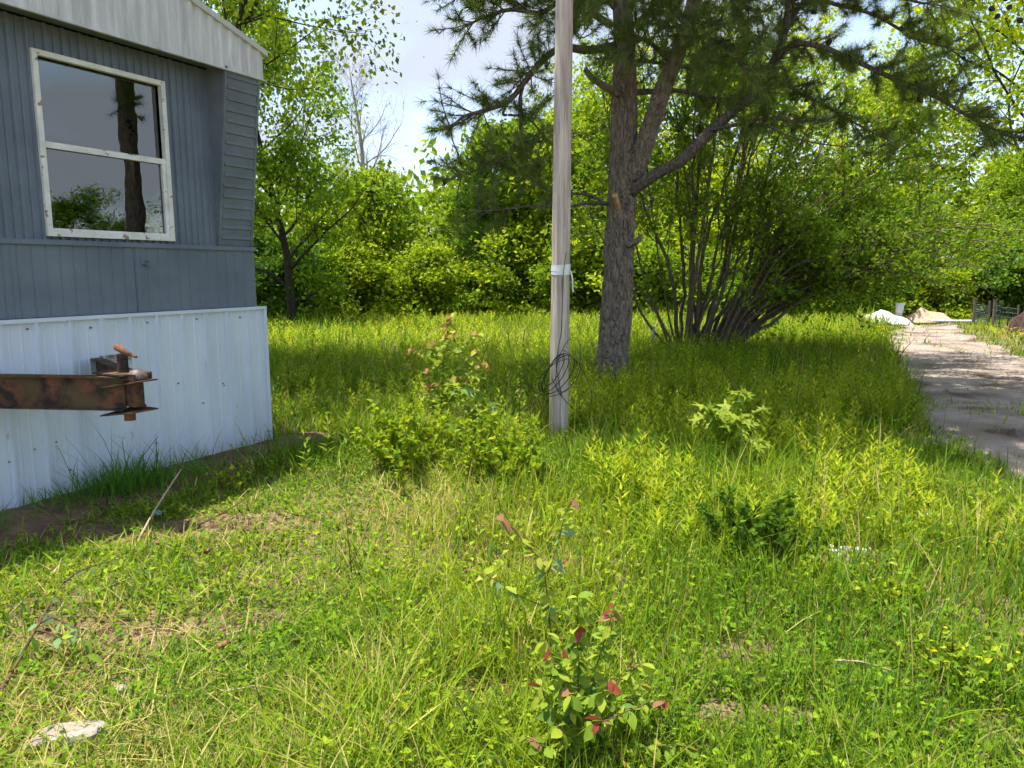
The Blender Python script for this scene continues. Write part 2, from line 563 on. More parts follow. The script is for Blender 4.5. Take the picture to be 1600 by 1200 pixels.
def ribbed(x0, x1, zf, section, phase=0.0, thick=0.012):
    """vertical-rib sheet between x0 and x1; zf(x) -> (z0, z1); section = list of (u, depth) over one pitch"""
    pitch = section[-1][0]
    xs_ = []
    k = math.floor((x0 - phase) / pitch) - 1
    while phase + k * pitch < x1 + pitch:
        for u, dd in section[:-1]:
            xs_.append((phase + k * pitch + u, dd))
        k += 1
    xs_ = np.array(xs_)
    inner = xs_[(xs_[:, 0] > x0 + 1e-4) & (xs_[:, 0] < x1 - 1e-4)]
    px = np.concatenate([[x0], inner[:, 0], [x1]])
    py = np.interp(px, xs_[:, 0], xs_[:, 1])
    v = []
    for x, y in zip(px, py):
        z0, z1 = zf(x)
        v += [(x, y, z0), (x, y, z1), (x, -thick, z0), (x, -thick, z1)]
    q = []
    for i in range(len(px) - 1):
        a, b = 4 * i, 4 * i + 4
        q += [(a, a + 1, b + 1, b), (a + 2, b + 2, b + 3, a + 3), (a + 1, a + 3, b + 3, b + 1), (a, b, b + 2, a + 2)]
    e = 4 * (len(px) - 1)
    q += [(0, 2, 3, 1), (e, e + 1, e + 3, e + 2)]
    return MB().add(v, quads=q)


def shift(mb, dx=0, dy=0, dz=0):
    mb.v = [a + np.array([dx, dy, dz]) for a in mb.v]
    return mb


# skirting: sheet panels with trapezoid ribs and pencil ribs
SK = [(0, 0), (0.062, 0), (0.068, 0.005), (0.078, 0.005), (0.084, 0), (0.138, 0), (0.144, 0.005), (0.154, 0.005), (0.160, 0), (0.192, 0), (0.201, 0.026), (0.219, 0.026), (0.230, 0)]
sk_e = [0.0, 0.46, 1.38, 2.30, 3.22, T_W]
for i in range(5):
    mb = ribbed(sk_e[i] + 0.002, sk_e[i + 1] + (0.012 if i < 4 else 0), lambda x: (-0.10, 1.262), SK, 0.0)
    o = shift(mb, dy=0.03 + 0.003 * (i % 2)).build('skirt_panel', M['skirt'], home)
MB().box(-0.012, T_W + 0.02, 0.022, 0.062, 1.262, 1.288).build('skirt_cap', M['skirt'], home)
MB().box(-0.016, 0.018, -0.03, 0.056, -0.1, 1.261).build('skirt_corner', M['skirt'], home)
for x, z in [(2.13, 0.40), (1.98, 0.42), (2.30, 0.35), (0.5, 0.62), (0.51, 0.64), (1.44, 0.9), (0.96, 0.7), (0.73, 0.5), (1.2, 0.25), (1.9, 0.2), (0.28, 1.2), (0.74, 1.21), (1.2, 1.21), (1.66, 1.2), (2.1, 1.22)]:
    MB().tube([(x, 0.028, z), (x, 0.045, z)], [0.009, 0.006], 7).build('screw', M['bare_steel'], home)
# return of the skirting along the far side
MB().box(-0.005, 0.02, -13.8, -0.031, -0.1, 1.262).build('skirt_side', M['skirt'], home)

# lower grey band: narrow grooved panels
BD = [(0, 0), (0.080, 0), (0.084, -0.005), (0.091, -0.005), (0.096, 0)]
for i, (a, b) in enumerate([(0.05, 0.63), (0.633, 1.25), (1.253, 2.15), (2.153, 3.2), (3.203, T_W - 0.05)]):
    shift(ribbed(a, b, lambda x: (1.29, 1.782), BD, 0.0), dy=0.002 + 0.004 * (i % 2)).build('band_panel', M['grey_paint'], home)
MB().box(0.04, T_W - 0.04, -0.012, 0.022, 1.783, 1.818).build('belt_trim', M['grey_paint'], home)

# upper ribbed wall around the window
UP = [(0, 0), (0.034, 0), (0.042, 0.020), (0.060, 0.020), (0.068, 0), (0.100, 0), (0.105, 0.011), (0.117, 0.011), (0.122, 0)]
WX0, WX1, WZ0, WZ1 = 0.885, 1.895, 1.842, 3.062
for a, b, z0, z1 in [(0.06, WX0, 1.818, 3.25), (WX1, 3.0, 1.818, 3.25), (3.0, T_W - 0.06, 1.818, 3.25), (WX0, WX1, 1.818, WZ0), (WX0, WX1, WZ1, 3.25)]:
    shift(ribbed(a + 0.001, b - 0.001, lambda x, z0=z0, z1=z1: (z0, z1), UP, 0.02), dy=-0.022).build('wall_panel', M['grey_paint'], home)

# leaning wing panel with raised louvres at the far corner
PX0, PX1, PZ0, PZ1, PO = 0.068, 0.452, 1.822, 3.262, 0.20


def wing_y(z):
    return 0.004 + (PO - 0.004) * (z - PZ0) / (PZ1 - PZ0)


wv = [(x, y, z) for z in (PZ0, PZ1) for x in (PX0, PX1) for y in (-0.01, wing_y(z))]
wing = MB().add(wv, quads=[(0, 1, 5, 4), (2, 6, 7, 3), (1, 3, 7, 5), (0, 4, 6, 2), (4, 5, 7, 6), (0, 2, 3, 1)]).build('wing_panel', M['grey_louvre'], home)
for k in range(16):
    z = 1.875 + k * 0.0868
    y = wing_y(z)
    sl = (PO - 0.004) / (PZ1 - PZ0)
    x0, x1 = PX0 + 0.03, PX1 - 0.035
    v = [(x0, y, z), (x1, y, z), (x0, y + 0.012, z + 0.004), (x1, y + 0.012, z + 0.004), (x0, y + 0.007 + sl * 0.03, z + 0.03), (x1, y + 0.007 + sl * 0.03, z + 0.03), (x0, y + sl * 0.034, z + 0.034), (x1, y + sl * 0.034, z + 0.034)]
    MB().add(v, quads=[(0, 1, 3, 2), (2, 3, 5, 4), (4, 5, 7, 6), (0, 2, 4, 6), (1, 7, 5, 3)]).build('louvre', M['grey_louvre'], wing)
for x in (PX0 + 0.005, PX1 - 0.028):
    v = [(x + a, wing_y(z) + b, z) for z in (PZ0, PZ1) for a in (0, 0.024) for b in (0.0, 0.010)]
    MB().add(v, quads=[(1, 3, 7, 5), (0, 1, 5, 4), (2, 6, 7, 3), (4, 5, 7, 6), (0, 2, 3, 1)]).build('edge_strip', M['grey_louvre'], wing)

# window
cas = MB()
ow = 0.036
cas.box(WX0, WX1, -0.02, 0.022, WZ0, WZ0 + ow)
cas.box(WX0, WX1, -0.02, 0.022, WZ1 - ow, WZ1)
cas.box(WX0, WX0 + ow, -0.02, 0.022, WZ0 + ow, WZ1 - ow)
cas.box(WX1 - ow, WX1, -0.02, 0.022, WZ0 + ow, WZ1 - ow)
win = cas.build('window', M['frame'], home)
MB().box(WX0 + ow, WX1 - ow, -0.025, 0.012, 2.433, 2.474).build('meeting_rail', M['frame'], win)
sa = MB()
a0, a1, b0, b1 = WX0 + ow, WX1 - ow, WZ0 + ow, 2.433
sa.box(a0, a0 + 0.026, -0.03, 0.004, b0, b1).box(a1 - 0.012, a1, -0.03, 0.004, b0, b1)
sa.box(a0 + 0.026, a1 - 0.012, -0.03, 0.004, b0, b0 + 0.02)
sa.build('sash', M['frame'], win)
MB().box(a0, a1, -0.040, -0.036, 2.474, WZ1 - ow).build('pane', M['glass'], win)
MB().box(a0 + 0.026, a1 - 0.012, -0.022, -0.018, b0 + 0.02, b1).build('pane', M['glass'], win)

# soffit, gable fascia with ribs, roof
FO = 0.215
RZ0, RSL = 3.445, 0.285
ridge = T_W / 2
MB().box(0.05, T_W - 0.05, -0.01, FO - 0.030, 3.262, 3.28).build('soffit', M['grey_paint'], home)


def gab(x):
    return (3.238, RZ0 + RSL * (x if x < ridge else T_W - x))


FS = [(0, 0), (0.05, 0), (0.062, 0.014), (0.085, 0.014), (0.097, 0)]
shift(ribbed(0.035, ridge, gab, FS, 0.01), dy=FO - 0.012).build('fascia', M['fascia'], home)
shift(ribbed(ridge + 0.001, T_W - 0.035, gab, FS, 0.01), dy=FO - 0.012).build('fascia', M['fascia'], home)
MB().box(0.03, T_W - 0.03, FO - 0.02, FO + 0.006, 3.226, 3.237).build('drip_edge', M['fascia'], home)
for sgn in (0, 1):
    xa, xb = (0.0, ridge) if sgn == 0 else (T_W, ridge)
    za, zb = RZ0 - 0.012, RZ0 + RSL * ridge
    v = []
    for y in (-14, FO + 0.02):
        v += [(xa, y, za), (xb, y, zb), (xb, y, zb + 0.045), (xa, y, za + 0.045)]
    MB().add(v, quads=[(0, 1, 2, 3), (4, 7, 6, 5), (0, 4, 5, 1), (3, 2, 6, 7), (0, 3, 7, 4), (1, 5, 6, 2)]).build('roof', M['roof'], home)
MB().box(0.055, 0.10, -13.9, -0.03, 1.27, 3.44).build('side_wall', M['grey_paint'], home)
MB().box(T_W - 0.10, T_W - 0.055, -13.9, -0.03, 0.0, 3.44).build('side_wall', M['grey_paint'], home)
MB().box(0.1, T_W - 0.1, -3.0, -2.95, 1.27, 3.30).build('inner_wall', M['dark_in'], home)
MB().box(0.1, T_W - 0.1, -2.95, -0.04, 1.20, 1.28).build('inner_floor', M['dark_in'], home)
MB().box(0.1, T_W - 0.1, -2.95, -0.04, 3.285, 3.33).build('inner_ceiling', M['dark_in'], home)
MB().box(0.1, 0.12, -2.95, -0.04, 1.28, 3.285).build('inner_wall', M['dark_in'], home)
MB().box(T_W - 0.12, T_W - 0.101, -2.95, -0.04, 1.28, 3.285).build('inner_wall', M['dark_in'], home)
# small bracket on the band
bk = MB().box(1.12, 1.20, 0.006, 0.012, 1.655, 1.705)
bk.box(1.135, 1.185, 0.012, 0.05, 1.648, 1.656)
bk.tube([(1.16, 0.012, 1.68), (1.16, 0.045, 1.685), (1.15, 0.055, 1.665)], 0.007, 6)
bk.build('wall_bracket', M['grey_louvre'], home)

# tongue: two channel beams, coupler, jack
TIP = np.array([2.10, 1.05])


def beam(root, tip, z0, z1, flip):
    root, tip = np.array(root, float), np.array(tip, float)
    dr = (tip - root) / np.linalg.norm(tip - root)
    nm = np.array([-dr[1], dr[0]]) * flip
    m = MB()

    def bar(u0, u1, za, zb):
        p = [root + nm * u0, root + nm * u1, tip + nm * u1, tip + nm * u0]
        v = [(a[0], a[1], za) for a in p] + [(a[0], a[1], zb) for a in p]
        m.add(v, quads=[(0, 3, 2, 1), (4, 5, 6, 7), (0, 1, 5, 4), (1, 2, 6, 5), (2, 3, 7, 6), (3, 0, 4, 7)])
    bar(0, 0.008, z0 + 0.009, z1 - 0.009)
    bar(-0.034, 0.044, z1 - 0.009, z1)
    bar(-0.034, 0.044, z0, z0 + 0.009)
    return m


beam((2.78, -0.5), TIP + np.array([0.05, 0.02]), 0.765, 0.972, 1).build('tongue_beam', M['rust'], home)
beam((1.42, -0.5), TIP + np.array([-0.05, 0.02]), 0.770, 0.978, -1).build('tongue_beam', M['rust'], home)
tx, ty = TIP
cp = MB()
cp.box(tx - 0.10, tx + 0.10, ty - 0.20, ty + 0.08, 0.979, 0.989)
cp.box(tx - 0.062, tx - 0.048, ty - 0.04, ty + 0.13, 0.953, 0.99)
cp.box(tx + 0.048, tx + 0.062, ty - 0.04, ty + 0.13, 0.95, 0.99)
cp.add([(tx - 0.14, ty - 0.10, 0.925), (tx + 0.13, ty - 0.10, 0.900), (tx + 0.07, ty + 0.17, 0.945), (tx - 0.07, ty + 0.17, 0.945), (tx - 0.14, ty - 0.10, 0.933), (tx + 0.13, ty - 0.10, 0.908), (tx + 0.07, ty + 0.17, 0.953), (tx - 0.07, ty + 0.17, 0.953)],
       quads=[(0, 3, 2, 1), (4, 5, 6, 7), (0, 1, 5, 4), (1, 2, 6, 5), (2, 3, 7, 6), (3, 0, 4, 7)])
cpl = cp.build('coupler', M['rust'], home)
dm = MB()
a = np.linspace(0, math.pi / 2, 7)
rad = 0.062 * np.cos(a)
rad[-1] = 0.004
dm.tube(np.column_stack([np.full(7, tx), np.full(7, ty + 0.08), 0.955 + 0.062 * np.sin(a)]), rad, 16)
dm.build('ball_socket', M['worn'], cpl, smooth=True)
MB().box(tx - 0.03, tx + 0.04, ty - 0.02, ty + 0.09, 0.785, 0.93).build('nose_block', M['rust'], cpl)
v = [(tx - 0.15, ty - 0.16, 0.742), (tx + 0.13, ty - 0.12, 0.725), (tx + 0.08, ty + 0.13, 0.757), (tx - 0.09, ty + 0.13, 0.757)]
MB().add(v + [(p[0], p[1], p[2] + 0.008) for p in v], quads=[(0, 3, 2, 1), (4, 5, 6, 7), (0, 1, 5, 4), (1, 2, 6, 5), (2, 3, 7, 6), (3, 0, 4, 7)]).build('bottom_plate', M['rust'], cpl)
jk = MB().tube([(tx, ty - 0.05, 0.988), (tx, ty - 0.05, 1.10)], 0.032, 16).build('jack_tube', M['rust'], home, smooth=False)
MB().tube([(tx, ty - 0.02, 0.69), (tx, ty - 0.02, 0.745)], 0.033, 16).build('jack_foot', M['rust_red'], jk)
lv = MB().tube([(tx + 0.01, ty - 0.08, 1.145), (tx, ty - 0.02, 1.115), (tx - 0.005, ty + 0.05, 1.092)], [0.024, 0.020, 0.006], 8)
lv.tube([(tx - 0.004, ty + 0.045, 1.094), (tx - 0.006, ty + 0.075, 1.088)], 0.009, 8)
lv.build('crank_lever', M['rust_red'], jk, smooth=True)
MB().box(1.36, 1.62, 0.05, 0.056, 0.94, 0.99).build('patch_plate', M['bare_steel'], home)

# ------------------------------------------------------------------ utility pole
PB = np.array([0.447, 7.0, 0.0])
ang = np.linspace(0, 2 * np.pi, 72, endpoint=False)
zz = np.linspace(-0.3, 9.0, 140)
v = []
for z in zz:
    r0 = 0.091 - 0.0036 * z
    rr = r0 * (1 + 0.03 * (vnoise(ang * 4, np.full(72, z * 0.7), 1, 3) - 0.5)) - 0.004 * (vnoise(ang * 9, np.full(72, z * 0.35), 1, 6) > 0.78)
    cx = PB[0] + 0.004 * z
    rr = rr - 0.010 * np.exp(-((ang - (1.5 * math.pi + 0.30 + 0.05 * math.sin(z * 2.1))) / 0.055) ** 2) * (1.75 < z < 3.0)
    v.append(np.column_stack([cx + rr * np.cos(ang), PB[1] + rr * np.sin(ang), np.full(72, z)]))
i = np.arange(139)[:, None] * 72
j = np.arange(72)[None, :]
j2 = (j + 1) % 72
q = np.stack([i + j, i + j2, i + 72 + j2, i + 72 + j], -1).reshape(-1, 4)
pole = thing('utility_pole', 'weathered grey wooden utility pole standing in the grass', 'pole', tuple(PB))
po = MB().add(np.vstack(v) - PB, quads=q).build('post', M['pole'], pole, smooth=True)
tz = float(atd(870, 421, PB[1] - 0.1)[2])
tp = MB()
for k, (dz0, dz1, e) in enumerate([(-0.045, 0.03, 0.0035), (-0.01, 0.045, 0.0055)]):
    z0, z1 = tz + dz0, tz + dz1
    r = 0.091 - 0.0036 * tz + e
    a = np.linspace(0, 2 * np.pi, 40, endpoint=False)
    for za, zb, ra, rb in [(z0, z1, r, r)]:
        vv = np.vstack([np.column_stack([ra * np.cos(a), ra * np.sin(a), za + 0.006 * np.sin(a * 1 + k)]), np.column_stack([rb * np.cos(a), rb * np.sin(a), zb + 0.006 * np.sin(a + k)])])
        tp.add(vv, quads=[(b, (b + 1) % 40, 40 + (b + 1) % 40, 40 + b) for b in range(40)])
tv = []
for k in range(9):
    t = k / 8
    x = 0.084 + 0.035 * t + 0.006 * math.sin(5 * t)
    z = tz - 0.01 - 0.20 * t
    w = 0.012
    tv += [(x - w * 0.3, -0.03 - 0.01 * math.sin(4 * t) - w, z), (x + w, -0.03 - 0.01 * math.sin(4 * t) + w * 0.6, z)]
tp.add(tv, quads=[(2 * k, 2 * k + 1, 2 * k + 3, 2 * k + 2) for k in range(8)])
o = tp.build('tape_wrap', M['tape'])
o.location = (PB[0] + 0.004 * tz, PB[1], 0)
tag(o, 'white tape wrapped round the utility pole with a loose tail', 'tape')

cb = MB()
drop = []
for px, py in [(884, 395), (880, 430), (879, 470), (877, 520), (872, 545), (869, 575), (874, 600), (878, 620)]:
    drop.append(atd(px, py, PB[1] - 0.100))
cb.tube(drop, 0.0035, 6)


def loop(cx, cy, rx, ry, tilt, ph, depth=0.13, r=0.0045, a0=0, a1=2 * math.pi):
    pts = []
    for t in np.linspace(a0, a1, 40):
        u = rx * math.cos(t)
        w = ry * math.sin(t)
        x = cx + u * math.cos(tilt) - w * math.sin(tilt)
        y = cy + u * math.sin(tilt) + w * math.cos(tilt)
        d = depth + 0.02 * math.sin(t * 1.0 + ph)
        pts.append(atd(x, y, PB[1] - d))
    cb.tube(pts, r, 6)


loop(868, 582, 13, 34, 0.55, 0)
loop(872, 585, 17, 36, 0.65, 1)
loop(866, 578, 9, 28, 0.5, 2)
loop(874, 590, 22, 38, 0.9, 2.4, 0.14, 0.0035)
loop(888, 570, 17, 44, 0.25, 1.4, 0.12, 0.003)
loop(898, 590, 16, 48, -0.5, 0.4, 0.10, 0.003, -2.6, 1.9)
cb.tube([atd(862, 590, PB[1] - 0.14), atd(872, 612, PB[1] - 0.13), atd(885, 628, PB[1] - 0.12), atd(897, 640, PB[1] - 0.1)], 0.004, 6)
o = cb.build('cable', M['black'], smooth=True)
tag(o, 'thin black cable hanging in a tangled coil on the utility pole', 'cable')

# ------------------------------------------------------------------ foliage helpers


def unit(v):
    return v / (np.linalg.norm(v, axis=-1, keepdims=True) + 1e-9)


def rand_dir(n, rng):
    return unit(rng.normal(0, 1, (n, 3)))


def palette(n, rng, cols, jit=0.18):
    cols = np.array(cols)
    a = cols[rng.integers(0, len(cols), n)]
    b = cols[rng.integers(0, len(cols), n)]
    t = rng.random((n, 1))
    c = a * t + b * (1 - t)
    return c * (1 + rng.normal(0, jit, (n, 1)))


def add_leaves(mb, pos, ax, L, W, c, rng, fold=0.25, simple=False, up=0.6):
    """leaf faces at pos pointing along ax; simple = two triangles, else four with a fold"""
    n = len(pos)
    ax = unit(ax)
    ref = unit(rng.normal(0, 1, (n, 3)) * (1 - up) + np.array([0, 0, 1.0]) * up)
    side = unit(np.cross(ax, ref))
    nrm = np.cross(side, ax)
    L = np.broadcast_to(L, (n,))[:, None]
    W = np.broadcast_to(W, (n,))[:, None]
    c = np.broadcast_to(c, (n, 3))
    mid = pos + ax * L * 0.45
    tip = pos + ax * L - nrm * L * 0.12
    if simple:
        V = np.stack([pos, mid + side * W * 0.5, tip, mid - side * W * 0.5], 1)
        k = np.arange(n)[:, None] * 4
        q = np.concatenate([k, k + 1, k + 2, k + 3], 1)
        mb.add(V.reshape(-1, 3), quads=q, c=np.repeat(c, 4, 0))
    else:
        lf = mid + side * W * 0.5 + nrm * W * fold
        rt = mid - side * W * 0.5 + nrm * W * fold
        V = np.stack([pos, lf, mid, rt, tip], 1)
        k = np.arange(n)[:, None] * 5
        t = np.concatenate([np.concatenate([k, k + 2, k + 1], 1), np.concatenate([k, k + 3, k + 2], 1), np.concatenate([k + 2, k + 4, k + 1], 1), np.concatenate([k + 3, k + 4, k + 2], 1)], 0)
        mb.add(V.reshape(-1, 3), tris=t, c=np.repeat(c, 5, 0))


def add_blades(mb, pos, h, w, yaw, lean, bend, c, segs=3):
    n = len(pos)
    dirx = np.stack([np.cos(yaw), np.sin(yaw), np.zeros(n)], 1)
    side = np.stack([-np.sin(yaw), np.cos(yaw), np.zeros(n)], 1)
    rings = []
    for k in range(segs):
        t = k / segs
        ctr = pos + dirx * (h * (lean * t + bend * t * t))[:, None] + np.array([0, 0, 1.0]) * (h * t * (1 - 0.28 * bend * t))[:, None]
        ww = (w * (1 - 0.55 * t * t) * 0.5)[:, None]
        rings += [ctr + side * ww, ctr - side * ww]
    tip = pos + dirx * (h * (lean + bend))[:, None] + np.array([0, 0, 1.0]) * (h * (1 - 0.28 * bend) * np.clip(1 - 0.35 * (bend - 0.6), 0.3, 1))[:, None]
    rings.append(tip)
    nv = 2 * segs + 1
    V = np.stack(rings, 1)
    k = np.arange(n)[:, None] * nv
    T = []
    for s in range(segs - 1):
        a = 2 * s
        T += [np.concatenate([k + a, k + a + 1, k + a + 3], 1), np.concatenate([k + a, k + a + 3, k + a + 2], 1)]
    a = 2 * (segs - 1)
    T.append(np.concatenate([k + a, k + a + 1, k + a + 2], 1))
    grad = np.repeat(c, nv, 0)
    mb.add(V.reshape(-1, 3), tris=np.vstack(T), c=grad)


# ------------------------------------------------------------------ trees


def grow(rng, p0, d0, L, r0, lvl, P, out, tips):
    n = P['seg'][lvl]
    pts = [np.array(p0, float)]
    d = np.array(d0, float)
    for i in range(n):
        d = d + rng.normal(0, P['wob'][lvl], 3) + np.array([0, 0, P['trop'][lvl]])
        d /= np.linalg.norm(d)
        pts.append(pts[-1] + d * L / n)
    pts = np.array(pts)
    tp_ = P['taper'][lvl]
    out.append((pts, np.linspace(r0, max(r0 * tp_, 0.003), n + 1), lvl))
    if lvl < P['levels']:
        nb = P['n'][lvl]
        az0 = rng.random() * 6.28
        for j in range(nb):
            t = P['t0'][lvl] + (1 - P['t0'][lvl]) * ((j + rng.random()) / nb)
            f = t * n
            i = min(int(f), n - 1)
            p = pts[i] + (pts[i + 1] - pts[i]) * (f - i)
            tg_ = unit(pts[i + 1] - pts[i])
            az = az0 + j * 2.4 + rng.normal(0, 0.4)
            ref = np.array([0, 0, 1.0]) if abs(tg_[2]) < 0.9 else np.array([1.0, 0, 0])
            u = unit(np.cross(tg_, ref))
            w = np.cross(tg_, u)
            an = P['ang'][lvl] * (1 + rng.normal(0, 0.18)) * (1 - 0.35 * t if lvl == 0 else 1)
            cd = tg_ * math.cos(an) + (u * math.cos(az) + w * math.sin(az)) * math.sin(an)
            shp = P['shape'](t) if lvl == 0 else (1.15 - 0.6 * t)
            cl = L * P['lr'][lvl] * shp * (0.5 + 1.0 * rng.random())
            cr = max(r0 * (1 - (1 - tp_) * t) * P['rr'][lvl], 0.004)
            grow(rng, p, cd, cl, cr, lvl + 1, P, out, tips)
    if lvl >= P['levels'] - P.get('leaflv', 1):
        k = len(pts)
        for i in range(max(1, k // 3), k):
            tips.append((pts[i], unit(pts[i] - pts[i - 1])))


def tree_meshes(seed, P, cols, leafL, per_tip, spread, origin_dir=(0, 0, 1)):
    rng = np.random.default_rng(seed)
    out, tips = [], []
    grow(rng, (0, 0, -0.15), origin_dir, P['H'], P['r'], 0, P, out, tips)
    tb = MB()
    for pts, rad, lv in out:
        if lv > 0 and rad[0] < P.get('rmin', 0.0):
            continue
        tb.tube(pts, rad, 10 if lv == 0 else (6 if lv == 1 else 3), cap=(lv == 0))
    lb = MB()
    if per_tip and tips:
        tp_ = np.array([t[0] for t in tips])
        td = np.array([t[1] for t in tips])
        kp = rng.random(len(tp_)) < P.get('fill', 0.72)
        tp_, td = tp_[kp], td[kp]
        n = len(tp_)
        pos = np.repeat(tp_, per_tip, 0) + rng.normal(0, spread, (n * per_tip, 3)) * np.array([1, 1, 0.7])
        ax = np.repeat(td, per_tip, 0) * 0.5 + rng.normal(0, 0.7, (n * per_tip, 3)) + np.array([0, 0, -0.25])
        keep = pos[:, 2] > 0.15
        pos, ax = pos[keep], ax[keep]
        base = np.repeat(palette(n, rng, cols, 0.15), per_tip, 0)[keep]
        c = base * (1 + rng.normal(0, 0.15, (len(pos), 1)))
        L_ = leafL * (0.6 + 0.8 * rng.random(len(pos)))
        add_leaves(lb, pos, ax, L_, L_ * 0.72, np.clip(c, 0.005, 1), rng, simple=True, up=0.45)
    return tb, lb


GREEN = [(0.11, 0.20, 0.02), (0.075, 0.15, 0.018), (0.14, 0.23, 0.022), (0.18, 0.26, 0.028)]
DEEP = [(0.035, 0.08, 0.014), (0.05, 0.11, 0.016), (0.07, 0.14, 0.02)]
LIME = [(0.14, 0.20, 0.02), (0.11, 0.19, 0.02), (0.19, 0.23, 0.03)]

oval = lambda t: 0.55 + 0.75 * math.sin(math.pi * min(1, max(0, t)) ** 0.8)
cone = lambda t: 1.25 - 0.9 * t

P_TALL = dict(H=9.2, r=0.16, levels=3, seg=(12, 6, 4, 3), wob=(0.05, 0.12, 0.2, 0.25), trop=(0.04, 0.06, 0.02, -0.02), taper=(0.12, 0.25, 0.3, 0.4), n=(24, 7, 4), t0=(0.10, 0.2, 0.25), ang=(1.15, 0.8, 0.8), lr=(0.30, 0.45, 0.5), rr=(0.42, 0.5, 0.6), shape=cone)
P_WIDE = dict(H=9.0, r=0.2, levels=3, seg=(10, 7, 4, 3), wob=(0.06, 0.14, 0.2, 0.25), trop=(0.03, 0.08, 0.03, -0.02), taper=(0.12, 0.25, 0.3, 0.4), n=(20, 8, 4), t0=(0.25, 0.25, 0.25), ang=(1.05, 0.75, 0.8), lr=(0.42, 0.42, 0.5), rr=(0.45, 0.5, 0.6), shape=oval)
P_BUSH = dict(H=4.6, r=0.07, levels=3, seg=(8, 5, 4, 3), wob=(0.10, 0.15, 0.2, 0.25), trop=(0.02, 0.07, 0.02, -0.05), taper=(0.15, 0.25, 0.3, 0.4), n=(20, 6, 4), t0=(0.03, 0.15, 0.2), ang=(1.0, 0.8, 0.8), lr=(0.42, 0.45, 0.5), rr=(0.5, 0.5, 0.6), shape=cone)
P_LOW = dict(H=2.0, r=0.04, levels=3, seg=(5, 4, 3, 3), wob=(0.15, 0.15, 0.2, 0.25), trop=(0.0, 0.05, 0.02, -0.05), taper=(0.2, 0.25, 0.3, 0.4), n=(18, 6, 3), t0=(0.0, 0.1, 0.2), ang=(1.2, 0.8, 0.8), lr=(0.6, 0.5, 0.5), rr=(0.6, 0.5, 0.6), shape=cone)
P_DEAD = dict(H=9.6, r=0.17, levels=3, seg=(12, 7, 5, 4), wob=(0.05, 0.12, 0.16, 0.2), trop=(0.04, 0.09, 0.05, 0.03), taper=(0.1, 0.2, 0.25, 0.3), n=(20, 9, 6), t0=(0.45, 0.2, 0.2), ang=(1.0, 0.7, 0.7), lr=(0.30, 0.45, 0.5), rr=(0.45, 0.5, 0.55), shape=cone)

PROTO = {}
for key, P, seed, cols, lL, per, spr in [('tall', P_TALL, 11, GREEN, 0.13, 9, 0.20), ('tall2', P_TALL, 12, GREEN, 0.13, 9, 0.20), ('wide', P_WIDE, 21, GREEN, 0.15, 9, 0.24), ('wide2', P_WIDE, 22, GREEN, 0.15, 9, 0.24), ('oval', dict(P_TALL, shape=oval, n=(24, 7, 4), fill=0.9, lr=(0.30, 0.45, 0.5)), 14, GREEN, 0.13, 11, 0.2), ('near', dict(P_WIDE, fill=0.95), 25, GREEN, 0.085, 24, 0.22),
                                        ('bush', P_BUSH, 31, GREEN, 0.13, 9, 0.19), ('bush2', P_BUSH, 32, GREEN, 0.13, 9, 0.19), ('low', P_LOW, 41, GREEN, 0.10, 12, 0.14), ('low2', P_LOW, 42, GREEN, 0.10, 12, 0.14), ('dead', P_DEAD, 51, GREEN, 0.1, 0, 0.2)]:
    tb, lb = tree_meshes(seed, P, cols, lL, per, spr)
    t_o = tb.build('trunk', M['dark_bark'], None, smooth=True)
    l_o = lb.build('crown', M['leaf'], None) if lb.v else None
    for o in (t_o, l_o):
        if o:
            col.objects.unlink(o)
    PROTO[key] = (t_o, l_o, P['H'])


def plant(kind, name, label, cat, x, y, h, leaf='leaf', bark_m='dark_bark', rz=0.0, sx=1.0, group=None):
    t_o, l_o, H = PROTO[kind]
    e = thing(name, label, cat, (x, y, float(gz(x, y))), rz, group)
    k = h / H
    e.scale = (k * sx, k * sx, k)
    for src, mm in ((t_o, bark_m), (l_o, leaf)):
        if src is None:
            continue
        c = src.copy()
        col.objects.link(c)
        c.parent = e
        c.material_slots[0].link = 'OBJECT'
        c.material_slots[0].material = M[mm]
    return e


def px_x(px, Y):
    return (px - 800) / FPX * Y * 1.011


plant('near', 'leafy_tree', 'tall pale green tree rising behind the mobile home roof', 'tree', -5.3, 11.2, 9.0, 'leaf_pale', rz=0.6, sx=0.85)
plant('oval', 'leafy_tree', 'tall dark trunked green tree right beside the corner of the mobile home', 'tree', px_x(458, 22), 22.0, 8.8, 'leaf', rz=1.0, sx=0.9)
plant('bush2', 'leafy_tree', 'pale green small tree just left of the bare dead tree', 'tree', px_x(535, 26.5), 26.5, 3.6, 'leaf_pale', rz=2.7)
plant('dead', 'dead_tree', 'bare grey dead tree standing against the sky', 'tree', px_x(597, 30), 29.0, 9.6, bark_m='pale_bark', rz=0.4)
plant('bush', 'leafy_tree', 'bright green young tree in front of the bare dead tree', 'tree', px_x(600, 27.5), 27.5, 5.0, 'leaf_pale', rz=2.2)
plant('bush2', 'leafy_tree', 'green vine covered tree midway between dead tree and utility pole', 'tree', px_x(705, 27), 27.0, 6.6, 'leaf', rz=0.2)
plant('tall2', 'vine_column', 'narrow dark vine draped column left of the utility pole', 'vine', px_x(742, 26), 26.0, 4.6, 'leaf_dark', rz=1.2, sx=0.55)
plant('bush', 'leafy_tree', 'sunlit green tree directly behind the utility pole', 'tree', px_x(845, 28), 28.0, 7.6, 'leaf_pale', rz=4.0)
plant('wide2', 'leafy_tree', 'broad green tree behind the pine trunk', 'tree', px_x(940, 31), 31.0, 8.0, 'leaf_pale', rz=3.0)
